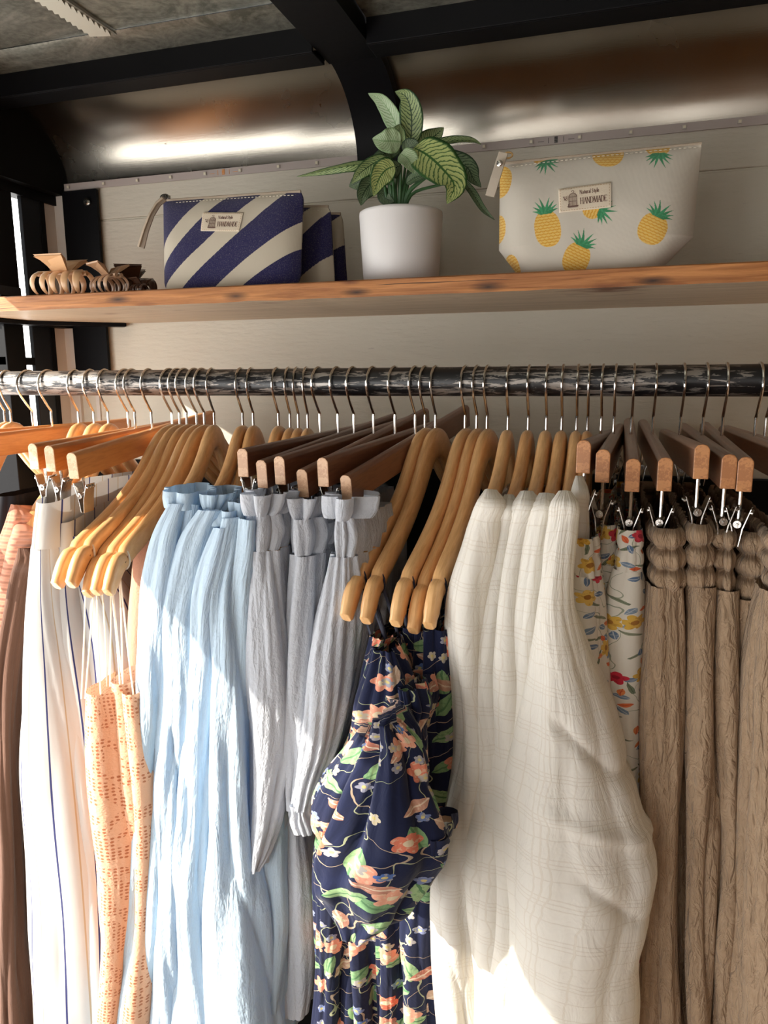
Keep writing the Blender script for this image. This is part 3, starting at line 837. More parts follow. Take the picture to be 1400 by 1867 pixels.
# peach lace tops with thin straps
LACE = [('peach eyelet lace camisole, leftmost and longest in view', 328, [(1268, 142, 192), (1330, 136, 202), (1420, 138, 212), (1500, 146, 222), (1600, 160, 228), (1700, 166, 222), (1867, 166, 210)], .64, 'lace'),
        ('peach eyelet lace camisole in the middle, partly hidden', 341, [(1246, 190, 232), (1320, 194, 244), (1450, 205, 250), (1600, 215, 255), (1867, 200, 240)], .655, 'lace'),
        ('peach eyelet lace camisole showing a narrow bright edge beside the blue top', 359, [(1266, 216, 250), (1350, 222, 262), (1500, 232, 270), (1867, 220, 260)], .648, 'lace'),
        ('coral peach lace top hanging highest, behind the hanger tips', 373, [(985, 236, 285), (1060, 222, 285), (1240, 205, 270), (1500, 215, 280), (1867, 215, 280)], .715, 'peachs')]
for j, (lb, h, rows, Y, mm) in enumerate(LACE):
    t = thing_at('lace_camisole', lb, 'camisole', 'peach lace tops', rows, Y)
    garment('body', rows, MT[mm], t, Y, .26, dirof(h), folds=((.05, .003), (.02, .0012)), seed=30 + j, topamp=.6)
    if j < 3:
        M = MH[h][1]; nt = M @ Vector((0, -.184, -.136)); r0 = rows[0]
        for q, f in enumerate((.12, .30, .88)):
            e = P(r0[1] + (r0[2] - r0[1]) * f, r0[0] + 6, Y + .008)
            g = Geo(); s = nt + Vector((.006 * (-1, 1, 1)[q], 0, -.004))
            g.tube([s.lerp(e, a) + Vector((.0015 * math.sin(a * 3.1 + q), 0, 0)) for a in np.linspace(0, 1, 10)], .0012, 6, flat=.35)
            g.make('strap', CR, t)

# pale blue gauze tops
BL = [('pale blue crinkled top, leftmost, beside the peach lace', 391, [(918, 302, 345), (960, 275, 338), (1040, 250, 328), (1150, 243, 312), (1300, 240, 305), (1450, 235, 300), (1600, 222, 295), (1750, 198, 290), (1867, 172, 285)], .655, (897, 300, 352)),
      ('pale blue crinkled top, second from the left', 443, [(930, 352, 400), (965, 325, 388), (1030, 300, 375), (1100, 290, 355), (1250, 293, 348), (1400, 280, 338), (1550, 275, 330), (1867, 265, 335)], .652, (902, 358, 398)),
      ('pale blue crinkled top, third from the left', 462, [(962, 390, 430), (1010, 366, 430), (1080, 346, 412), (1200, 338, 398), (1350, 324, 380), (1500, 314, 372), (1700, 298, 372), (1867, 288, 402)], .648, (930, 392, 440)),
      ('pale blue crinkled top, rightmost of four, flaring out at the hem', 508, [(945, 412, 455), (1000, 398, 452), (1060, 378, 446), (1200, 366, 442), (1350, 364, 440), (1500, 358, 446), (1650, 344, 470), (1867, 322, 492)], .645, (918, 412, 455))]
for j, (lb, h, rows, Y, fr) in enumerate(BL):
    t = thing_at('gauze_blouse', lb, 'top', 'pale blue gauze tops', rows, Y)
    garment('body', rows, MT['blue'], t, Y, .37, dirof(h), folds=((.060, .0085), (.026, .0032), (.011, .0008)), seed=50 + j, topamp=.55, rise=-.02)
    a, b, c = fr
    frill([(a, b - 4, c + 4), (a + 14, b - 2, c + 2), (a + 30, b + 6, c - 3)], MT['blue'], t, Y + .012, dirof(h), 70 + j, depth=.07)
# two more hems seen low down, hung from the hidden hangers
G('gauze_dress', 'grey-blue gauze dress hem with a rounded edge, low beside the navy dress', 'dress', 'gauze dresses with rounded hems', 529, [(1060, 450, 500), (1300, 450, 520), (1450, 446, 520), (1600, 446, 518), (1700, 450, 522), (1800, 455, 515), (1845, 470, 508)], MT['blue'], .672, seed=61, depth=.34, folds=((.03, .003), (.012, .0012)), hemw=.004)
G('gauze_dress', 'darker grey-blue gauze dress hem just left of the navy dress skirt', 'dress', 'gauze dresses with rounded hems', 544, [(1080, 500, 535), (1300, 500, 545), (1500, 498, 552), (1650, 498, 566), (1800, 500, 568), (1858, 505, 556)], MT['blueg'], .69, seed=62, depth=.32, folds=((.03, .003), (.012, .0012)), hemw=.004)
G('gauze_dress', 'grey-blue gauze dress mostly hidden behind the hanging sleeves', 'dress', 'gauze dresses with rounded hems', 561, [(1080, 530, 565), (1300, 520, 570), (1500, 520, 570), (1750, 525, 575)], MT['blueg'], .71, seed=63, depth=.32)

# grey-blue gauze skirts with ruffled waist
GZ = [('grey-blue gauze skirt with ruffled waist, leftmost with a pointed lower end', 583, [(1006, 444, 498), (1060, 441, 500), (1150, 440, 506), (1250, 438, 512), (1350, 440, 512), (1450, 441, 500), (1530, 442, 490), (1570, 446, 478), (1592, 456, 468)], .650, (905, 1006, 444, 500), .20),
      ('grey-blue gauze skirt mostly hidden between two others, in deep shade', 616, [(1015, 505, 535), (1150, 503, 535), (1350, 505, 535), (1560, 505, 540)], .715, (925, 1015, 505, 540), .22),
      ('grey-blue gauze skirt with curled ruffle, middle one', 645, [(1014, 524, 570), (1080, 519, 566), (1200, 515, 556), (1350, 517, 550), (1480, 520, 548)], .668, (912, 1012, 521, 568), .24),
      ('grey-blue gauze skirt with small low ruffle behind its neighbour', 681, [(1052, 562, 592), (1150, 556, 592), (1300, 545, 585), (1450, 540, 580)], .70, (955, 1052, 566, 592), .24),
      ('grey-blue gauze skirt with tall ruffle, sweeping down left to a frilled end', 720, [(1018, 588, 640), (1100, 566, 640), (1200, 542, 628), (1300, 528, 612), (1380, 522, 592), (1440, 522, 568), (1480, 524, 556)], .655, (912, 1018, 592, 640), .10),
      ('grey-blue gauze skirt with wide ruffle next to the navy dress hangers', 757, [(1000, 636, 676), (1100, 632, 684), (1200, 616, 672), (1300, 600, 650), (1400, 580, 630), (1460, 575, 610)], .715, (945, 1000, 632, 670), .05)]
for j, (lb, h, rows, Y, (ya, yb, xa, xb), D) in enumerate(GZ):
    t = thing_at('gauze_skirt', lb, 'skirt', 'grey-blue gauze skirts', rows, Y); dv = dirof(h)
    garment('body', rows, MT['blueg'], t, Y, D, dv, folds=((.024, .003), (.011, .0014)), seed=80 + j, topamp=.9, wob=.005)
    yg = ya + min(34, (yb - ya) * .4)
    garment('waistband', [(yg, xa + 4, xb - 4), (yg + (yb - yg) * .5, xa - 1, xb + 1), (yb, xa + 5, xb - 4)], MT['blueg'], t, Y, D, dv, folds=((.018, .0035), (.010, .001)), seed=90 + j, topamp=1, nrow=30)
    frill([(ya - 2, xa - 7, xb + 7), (ya + 12, xa - 6, xb + 5), (yg - 6, xa - 1, xb + 1), (yg + 3, xa + 6, xb - 5)], MT['blueg'], t, Y - .004, dv if j < 4 else (0, 1), 100 + j, depth=.10 if j < 4 else .04, lam=.020, amp=.006)
    if j == 4: frill([(1474, 524, 556), (1486, 528, 554), (1505, 518, 560), (1528, 524, 566)], MT['blueg'], t, Y, dv, 120, depth=.05, name='cuff')

# navy floral dresses
DR = [('navy floral dress with puffed sleeves and shirred bodice, in front', 775, [(1165, 672, 715), (1250, 652, 708), (1350, 628, 690), (1450, 585, 670), (1550, 570, 640), (1700, 565, 620), (1867, 558, 622)], .66),
      ('navy floral dress second from the left, pleated skirt behind the sleeves', 794, [(1175, 700, 745), (1300, 684, 738), (1450, 650, 720), (1600, 626, 705), (1700, 614, 692), (1867, 618, 690)], .665),
      ('navy floral dress in the middle of the five', 848, [(1150, 735, 775), (1300, 722, 775), (1500, 700, 765), (1700, 682, 735), (1867, 684, 735)], .668),
      ('navy floral dress fourth from the left, shirred bodice visible', 869, [(1150, 765, 805), (1300, 762, 815), (1500, 745, 812), (1700, 724, 785), (1867, 728, 790)], .662),
      ('navy floral dress nearest the white shirts', 888, [(1150, 785, 830), (1300, 792, 838), (1450, 790, 840), (1600, 770, 815), (1867, 760, 800)], .675)]
for j, (lb, h, rows, Y) in enumerate(DR):
    t = thing_at('floral_dress', lb, 'dress', 'navy floral dresses', rows, Y); dv = dirof(h)
    garment('body', rows, MT['navy'], t, Y, .32, dv, folds=((.022, .0038), (.010, .0012)), seed=130 + j, topamp=.8)
    M = MH[h][1]; nt = M @ Vector((0, -.184, -.136)); r0 = rows[0]
    for q, f in enumerate((.2, .75)):
        e = P(r0[1] + (r0[2] - r0[1]) * f, r0[0] + 8, Y + .01); g = Geo(); s = nt + Vector((.006 * (-1, 1)[q], 0, -.004))
        g.tube([s.lerp(e, a) for a in np.linspace(0, 1, 8)], .0017, 6, flat=.4); g.make('strap', NV, t)
    if j == 0:
        sh_ = dict(folds=((.03, .004), (.011, .0016)), topamp=.7, wob=.014)
        garment('bodice', [(1185, 690, 712), (1225, 672, 725), (1290, 645, 738), (1345, 636, 736), (1385, 632, 700)], MT['navy'], t, .625, .06, (0, 1), folds=((.010, .0022), (.03, .002)), seed=141, topamp=1, wob=.01)
        garment('sleeve', [(1345, 655, 700), (1400, 618, 690), (1450, 580, 672), (1500, 556, 650), (1530, 558, 630), (1556, 584, 620)], MT['navy'], t, .600, .045, (0, 1), seed=142, **sh_, close=True)
        garment('sleeve', [(1318, 688, 716), (1380, 664, 752), (1450, 640, 764), (1500, 620, 772), (1550, 596, 776), (1600, 572, 756), (1650, 576, 728), (1690, 604, 706), (1716, 632, 660)], MT['navy'], t, .575, .05, (0, 1), seed=143, **sh_, close=True, creases=((690, 1330, 640, 1560, .006, -.010), (735, 1370, 790, 1540, .005, -.008), (590, 1640, 700, 1560, .008, .006), (650, 1700, 760, 1600, .007, -.006)))
        frill([(1532, 762, 800), (1545, 755, 802), (1562, 765, 796)], MT['navy'], t, .58, dv, 144, depth=.05, name='cuff')
        frill([(1262, 716, 752), (1300, 722, 760), (1345, 712, 742), (1375, 715, 730)], MT['navy'], t, .61, dv, 145, depth=.05, name='ruffle', lam=.014, amp=.006)

# white shirts
WS = [('white sheer cotton shirt, leftmost, its lower part in full sun', 926, [(896, 872, 912), (950, 852, 908), (1000, 840, 900), (1100, 818, 882), (1190, 816, 878), (1300, 826, 884), (1400, 826, 890), (1490, 812, 882), (1570, 786, 872), (1660, 783, 866), (1760, 790, 868), (1867, 798, 872)], .650),
      ('white sheer cotton shirt, second from the left', 963, [(906, 914, 942), (960, 904, 938), (1050, 880, 930), (1200, 862, 915), (1400, 862, 928), (1600, 846, 926), (1867, 828, 915)], .655),
      ('white sheer cotton shirt, third from the left', 996, [(899, 944, 980), (960, 925, 972), (1050, 906, 958), (1200, 888, 950), (1400, 880, 950), (1600, 862, 942), (1867, 848, 935)], .648),
      ('white sheer cotton shirt, fourth from the left', 1024, [(903, 978, 1012), (960, 960, 1008), (1050, 946, 998), (1200, 926, 992), (1350, 905, 990), (1500, 898, 985), (1700, 892, 975), (1867, 878, 965)], .642),
      ('white sheer cotton shirt, large and billowing in front with folded sleeve', 1051, [(899, 1012, 1050), (950, 1000, 1054), (1000, 990, 1048), (1050, 984, 1043), (1110, 974, 1046), (1200, 962, 1074), (1300, 948, 1112), (1400, 938, 1138), (1500, 922, 1168), (1560, 914, 1192), (1605, 908, 1208), (1660, 902, 1202), (1720, 898, 1186), (1765, 894, 1166), (1867, 890, 1152)], .615),
      ('white sheer cotton shirt, highest shoulder, behind the floral trousers clip', 1071, [(872, 1042, 1066), (930, 1036, 1070), (1050, 1034, 1066), (1300, 1040, 1080), (1867, 1040, 1090)], .668)]
for j, (lb, h, rows, Y) in enumerate(WS):
    t = thing_at('white_shirt', lb, 'shirt', 'white cotton shirts', rows, Y)
    big = j == 4
    garment('body', rows, MT['white'], t, Y, .16 if big else (.36 if j < 5 else .06), dirof(h), folds=((.055, .0045), (.024, .0012)) if not big else ((.085, .004), (.035, .001)), seed=160 + j, topamp=.35, rise=-.03, shoulder=True, nfront=70 if big else 46, puff=.9, wob=.006 if not big else .008, creases=() if not big else ((1000, 1310, 1165, 1470, .005, -.006), (985, 1480, 1205, 1580, .006, .005), (1050, 1600, 1186, 1722, .005, -.006)))

# floral trousers
FT = [('cream floral trousers, leftmost, open waist below a clip', 1096, [(1052, 1046, 1088), (1080, 1040, 1092), (1200, 1042, 1098), (1400, 1062, 1106), (1600, 1085, 1118), (1867, 1095, 1122)], (982, 1034, 1083), .655),
      ('cream floral trousers, middle pair with orange bloom on the waistband', 1119, [(1030, 1090, 1122), (1060, 1087, 1124), (1200, 1090, 1124), (1867, 1095, 1125)], (958, 1094, 1119), .70),
      ('cream floral trousers, rightmost, with a red flower near the top', 1151, [(1042, 1124, 1168), (1060, 1118, 1172), (1120, 1106, 1172), (1200, 1100, 1170), (1300, 1102, 1167), (1450, 1112, 1164), (1600, 1132, 1164), (1867, 1142, 1165)], (967, 1129, 1167), .680)]
for j, (lb, h, rows, (ya, xa, xb), Y) in enumerate(FT):
    t = thing_at('floral_trousers', lb, 'trousers', 'cream floral trousers', rows, Y); dv = dirof(h)
    garment('legs', rows, MT['floral'], t, Y, .30, dv, folds=((.035, .0035), (.015, .001)), seed=180 + j, topamp=.6)
    y1 = rows[0][0]
    garment('waistband', [(ya, xa, xb), ((ya + y1) / 2 - 3, xa + 1, xb), ((ya + y1) / 2, xa + 3, xb - 2), ((ya + y1) / 2 + 3, xa + 1, xb), (y1 + 2, rows[0][1] + 1, rows[0][2] - 1)], MT['floral'], t, Y, .30, dv, folds=((.014, .0016),), seed=190 + j, topamp=1, nrow=30, wob=.002)

# tan skirts with gathered tops
TN = [('tan crinkled skirt with bubble-gathered waist, leftmost and widest', 1190, [(1073, 1186, 1245), (1120, 1182, 1248), (1200, 1176, 1248), (1400, 1167, 1240), (1500, 1162, 1236), (1700, 1162, 1240), (1867, 1160, 1242)], (963, 1194, 1247), .675),
      ('tan crinkled skirt with bubble-gathered waist, second from the left', 1240, [(1073, 1254, 1311), (1200, 1258, 1308), (1400, 1262, 1304), (1500, 1266, 1304), (1600, 1266, 1300), (1867, 1260, 1296)], (955, 1254, 1303), .68),
      ('tan crinkled skirt with bubble-gathered waist, third from the left', 1281, [(1078, 1309, 1351), (1200, 1310, 1348), (1400, 1308, 1345), (1600, 1310, 1344), (1867, 1304, 1338)], (965, 1306, 1346), .69),
      ('tan crinkled skirt with an open bubble-gathered waist, fourth from the left', 1317, [(1094, 1350, 1390), (1200, 1348, 1386), (1400, 1346, 1380), (1867, 1340, 1376)], (970, 1349, 1398), .70),
      ('tan crinkled skirt cut off by the right photo edge', 1377, [(1080, 1392, 1450), (1200, 1370, 1450), (1400, 1360, 1450), (1867, 1346, 1450)], (975, 1408, 1456), .665)]
for j, (lb, h, rows, (ya, xa, xb), Y) in enumerate(TN):
    t = thing_at('tan_skirt', lb, 'skirt', 'tan crinkled skirts', rows, Y); dv = dirof(h)
    garment('body', rows, MT['tan'], t, Y, .30, dv, folds=((.030, .0035), (.012, .0014)), seed=200 + j, topamp=.6)
    y1 = rows[0][0] + 3; s = (y1 - ya) / 3.; bub = []
    for q in range(3):
        o = ya + q * s; i = 6 if q < 2 else 4
        bub += [(o + .5, xa + i, xb - i, Y + .007), (o + s * .22, xa + 1, xb - 1, Y + .001), (o + s * .55, xa - 2, xb + 2, Y - .002), (o + s * .85, xa + 1, xb - 1, Y + .001)]
    bub.append((y1, xa + 5, xb - 5, Y + .006))
    garment('gathered_waist', bub, MT['tan'], t, Y, .30, dv, folds=((.012, .0016), (.024, .0018)), seed=210 + j, topamp=1, nrow=60, wob=.003)
G('tan_skirt', 'tan crinkled skirt panel glimpsed between the first and second skirts', 'skirt', 'tan crinkled skirts', 1190, [(1060, 1226, 1262), (1300, 1226, 1262), (1600, 1225, 1264), (1867, 1226, 1262)], MT['tan'], .71, seed=220, depth=.28)
G('black_skirt', 'black garment clipped at the far left below the orange bar', 'skirt', None, 95, [(905, -20, 16), (1000, -40, 16), (1200, -60, -20), (1400, -60, -20)], simple('black jersey', (.008, .008, .012), .9), .73, seed=221, depth=.2)

# ------------------------------------------------------------------ things on the shelf
SZ = EYE + .110


def vcol(name, rough=.9, bump=.35):
    t = NT(name); c = t.n('ShaderNodeVertexColor', layer_name='Col').outputs[0]
    w1 = t.n('ShaderNodeTexWave', {'Vector': t.coord('Object'), 'Scale': 500., 'Distortion': 1.5}, bands_direction='X').outputs[1]
    w2 = t.n('ShaderNodeTexWave', {'Vector': t.coord('Object'), 'Scale': 500., 'Distortion': 1.5}, bands_direction='Z').outputs[1]
    n = t.noise(t.coord('Object', (1, 1, 1)), 900, 3)
    c = t.mix(t.M('MULTIPLY', t.ramp(n, .5, .75), .16), c, (.62, .56, .48))
    return t.end(t.pbr(c, rough, 0, t.bump(t.M('ADD', w1, w2), bump, .0006), .15, **{'Sheen Weight': .2}))


MT['canvas'] = vcol('printed canvas')


def linedist(x, y, a, b):
    return (b[0] - a[0]) * (y - a[1]) - (b[1] - a[1]) * (x - a[0])


def paint_stripes(x, y):
    L = [((284, 451), (361, 361)), ((287, 483), (406, 357)), ((289, 520), (469, 351)), ((330, 526), (521, 341)), ((394, 523), (541, 400)), ((444, 520), (539, 454))]
    wob = 2.2 * np.sin(y * .05 + x * .02); cnt = np.zeros_like(x)
    for a, b in L: cnt += (linedist(x + wob, y, a, b) > 0)
    nav = (cnt % 2 == 0)
    base = np.stack([np.where(nav, .022, .60), np.where(nav, .020, .535), np.where(nav, .085, .42)], -1)
    return base


PINE = [(1004, 416, 25, 33, -8, 1), (1057, 470, 24, 30, 24, 1), (1194, 416, 25, 29, 24, 1), (1115, 264, 30, 34, 0, 1), (1206, 254, 22, 21, 176, 1), (990, 266, 24, 22, 158, 1), (907, 322, 24, 30, 10, 0), (895, 410, 25, 28, 0, 0), (932, 484, 16, 24, -15, 0), (1088, 376, 22, 18, 112, 1), (1262, 500, 20, 26, 20, 1)]


def paint_pine(x, y):
    c = np.zeros(x.shape + (3,)); c[:] = (.66, .61, .52)
    for (cx, cy, rx, ry, ang, crown) in PINE:
        a = math.radians(ang); dx, dy = x - cx, y - cy
        u = dx * math.cos(a) + dy * math.sin(a); v = dx * math.sin(a) - dy * math.cos(a)   # v up along the fruit
        body = (np.abs(u / rx) ** 2.3 + np.abs(v / ry) ** 2.3) < 1
        s = 8.5; row = np.floor(v / (s * .62)); uu = u / s + .5 * (row % 2); fu = uu - np.floor(uu) - .5; fv = v / (s * .62) - row
        edge = (np.abs(fv - (.55 * (2 * fu) ** 2 + .08)) < .17)
        c[body] = (.80, .50, .10); c[body & edge] = (.72, .34, .035); c[body & (fv > .6) & ~edge] = (.84, .58, .17)
        if crown:
            for k, (th, ln) in enumerate(((-72, 20), (-50, 24), (-28, 28), (-8, 32), (12, 31), (32, 28), (52, 24), (72, 20))):
                t0 = math.radians(th); ox = u - 9 * math.sin(t0) * .6; oy = v - (ry - 5)
                # each blade bends outwards
                p = ox * math.sin(t0 * .8) + oy * math.cos(t0 * .8); q = ox * math.cos(t0 * .8) - oy * math.sin(t0 * .8) - math.copysign(1, th) * (np.clip(p, 0, 99) / ln) ** 2 * 5
                m = (p > -2) & (p < ln) & (np.abs(q) < 4.2 * (1 - np.clip(p, 0, None) / ln) + .2) & ~(body & (v < ry - 6))
                c[m] = (.045, .26, .115) if k % 2 else (.06, .33, .15)
    return c


def pouch(name, label, group, quad, Yb, Yt, thick, paint, limits, N=(300, 200), parts=None, yaw=0, shift=None, cat='pouch'):
    """quad: TL TR BR BL photo px; bottom at depth Yb, top at Yt. limits(v)->(umin,umax)"""
    TL, TR, BR, BL = quad
    pt = lambda u, v: ((TL[0] * (1 - u) + TR[0] * u) * v + (BL[0] * (1 - u) + BR[0] * u) * (1 - v), (TL[1] * (1 - u) + TR[1] * u) * v + (BL[1] * (1 - u) + BR[1] * u) * (1 - v))
    c3 = [P(*TL, Yt), P(*TR, Yt), P(*BR, Yb), P(*BL, Yb)]
    for q in (2, 3): c3[q].z = SZ + .0008
    nu, nv = N; U = np.linspace(0, 1, nu); Vv = np.linspace(0, 1, nv)
    out = []; pxs = np.zeros((nv, nu, 2))
    front = np.zeros((nv, nu, 3)); back = np.zeros((nv, nu, 3))
    for j, v in enumerate(Vv):
        a, b = limits(v)
        for i, u0 in enumerate(U):
            u = a + (b - a) * u0
            p = (c3[0] * (1 - u) + c3[1] * u) * v + (c3[3] * (1 - u) + c3[2] * u) * (1 - v)
            e = 1 - abs(2 * u0 - 1) ** 7; prof = (1 - v) ** .55 * .85 + .15 * math.sin(PI * v) ** .5
            puffy = (math.sin(PI * min(1, v * 1.02)) ** .6) * .35
            t = thick * (.5 * (prof * .75 + puffy)) * e + .0012
            wr = .0016 * noise.noise(Vector((u * 5, v * 4, nu))) * e * (1 if 0 < v < 1 else 0)
            front[j, i] = (p.x, p.y + thick * .45 - t + wr, p.z); back[j, i] = (p.x, p.y + thick * .45 + t, p.z)
            pxs[j, i] = pt(u, v)
    cf = paint(pxs[..., 0], pxs[..., 1]); cb = paint(pxs[..., 0] + 17, pxs[..., 1])
    # stitch line just under the zip
    V = np.concatenate([front.reshape(-1, 3), back.reshape(-1, 3)]); C = np.concatenate([cf.reshape(-1, 3), cb.reshape(-1, 3)]); C = np.concatenate([C, np.ones((len(C), 1))], 1)
    F = []; o = nu * nv
    idx = lambda j, i: j * nu + i
    for j in range(nv - 1):
        for i in range(nu - 1):
            F.append((idx(j, i), idx(j, i + 1), idx(j + 1, i + 1), idx(j + 1, i))); F.append((o + idx(j, i), o + idx(j + 1, i), o + idx(j + 1, i + 1), o + idx(j, i + 1)))
    for i in range(nu - 1): F.append((idx(0, i + 1), idx(0, i), o + idx(0, i), o + idx(0, i + 1)))
    for j in range(nv - 1): F.append((idx(j, 0), idx(j + 1, 0), o + idx(j + 1, 0), o + idx(j, 0))); F.append((idx(j + 1, nu - 1), idx(j, nu - 1), o + idx(j, nu - 1), o + idx(j + 1, nu - 1)))
    base = (c3[2] + c3[3]) / 2 + Vector((0, thick * .45, 0))
    t = empty(name, base, label, cat, group)
    mesh('body', V, F, MT['canvas'], t, col=C)
    # zip tape along the top with a slight sag
    a, b = limits(1); g = Geo(); pts = []
    for q in np.linspace(0, 1, 30):
        i = int(q * (nu - 1)); p = (Vector(front[-1, i]) + Vector(back[-1, i])) / 2; pts.append(p + Vector((0, 0, .0006)))
    g.tube(pts, .0024, 8, flat=.8)
    g.make('zip', simple('zip tape ' + label[:6], (.50, .42, .32), .6, 0, .5, 900) if 'zip' not in CACHE else CACHE['zip'], t)
    def surf(px, py, off=.0006):
        d = (pxs[..., 0] - px) ** 2 + (pxs[..., 1] - py) ** 2; j, i = np.unravel_index(np.argmin(d), d.shape)
        # local linear refinement
        j = min(max(j, 1), nv - 2); i = min(max(i, 1), nu - 2)
        p0 = pxs[j, i]; du = (pxs[j, i + 1] - pxs[j, i - 1]) / 2; dv = (pxs[j + 1, i] - pxs[j - 1, i]) / 2
        s = np.linalg.solve(np.array([du, dv]).T, np.array([px, py]) - p0)
        q = front[j, i] + (front[j, i + 1] - front[j, i - 1]) / 2 * s[0] + (front[j + 1, i] - front[j - 1, i]) / 2 * s[1]
        return Vector(q) + Vector((0, -off, 0))
    return t, surf


# stroke lettering: serif capitals as thick/thin strokes, and small lower-case forms
GL = {'H': [((0, 0), (0, 1), 1), ((.75, 0), (.75, 1), 1), ((0, .5), (.75, .5), .5)], 'A': [((0, 0), (.4, 1), .55), ((.4, 1), (.82, 0), 1), ((.15, .36), (.66, .36), .5)],
      'N': [((0, 0), (0, 1), .55), ((0, 1), (.75, 0), 1), ((.75, 0), (.75, 1), .55)], 'D': [((0, 0), (0, 1), 1), ((0, 1), (.45, .98), .55), ((.45, .98), (.75, .7), .8), ((.75, .7), (.75, .3), 1), ((.75, .3), (.45, .02), .8), ((.45, .02), (0, 0), .55)],
      'M': [((0, 0), (.08, 1), .55), ((.08, 1), (.5, .05), 1), ((.5, .05), (.92, 1), .55), ((.92, 1), (1, 0), 1)], 'E': [((0, 0), (0, 1), 1), ((0, 1), (.62, 1), .5), ((0, .52), (.45, .52), .5), ((0, 0), (.65, 0), .5), ((.62, 1), (.62, .82), .5), ((.65, 0), (.65, .2), .5)],
      'a': [((.1, .55), (.35, .62), .6), ((.35, .62), (.45, .45), .8), ((.45, .45), (.45, 0), 1), ((.45, .35), (.1, .25), .7), ((.1, .25), (.12, .02), .8), ((.12, .02), (.45, .08), .6)], 't': [((.18, .85), (.18, .1), 1), ((.18, .1), (.38, .02), .7), ((0, .6), (.36, .6), .6)],
      'u': [((.05, .6), (.05, .1), 1), ((.05, .1), (.3, 0), .7), ((.3, 0), (.45, .12), .6), ((.45, .62), (.45, 0), 1)], 'r': [((.08, .62), (.08, 0), 1), ((.08, .45), (.35, .62), .8)], 'l': [((.1, 1.05), (.1, 0), 1)],
      'S': [((.55, .85), (.3, 1), .7), ((.3, 1), (.05, .8), .8), ((.05, .8), (.5, .3), 1), ((.5, .3), (.28, 0), .8), ((.28, 0), (.02, .15), .7)], 'y': [((.02, .6), (.25, 0), 1), ((.48, .6), (.12, -.3), .7)], 'e': [((.05, .35), (.45, .35), .6), ((.45, .35), (.25, .62), .8), ((.25, .62), (.05, .35), 1), ((.05, .35), (.2, 0), .9), ((.2, 0), (.45, .1), .7)]}
WD = {'H': 1.0, 'A': .98, 'N': 1.0, 'D': 1.0, 'M': 1.25, 'E': .85, ' ': .4, 'l': .3, 't': .48, 'r': .45, 'S': .75}


def strokes(text, x0, y0, h, sp=1.0, lw=.13, serif=True, xs=1.0):
    out = []; x = x0
    for ch in text:
        for (a, b, w) in GL.get(ch, []):
            out.append(((x + a[0] * h * xs, y0 + a[1] * h), (x + b[0] * h * xs, y0 + b[1] * h), lw * h * w))
            if serif and ch in 'HANM' and a[0] != b[0] - 9:
                for p in (a, b):
                    if p[1] in (0, 1) and not (ch == 'A' and p[1] == 1) and abs(a[1] - b[1]) > .3: out.append(((x + (p[0] - .16) * h * xs, y0 + p[1] * h), (x + (p[0] + .16) * h * xs, y0 + p[1] * h), lw * h * .45))
        x += WD.get(ch, .62) * h * sp * xs
    return out


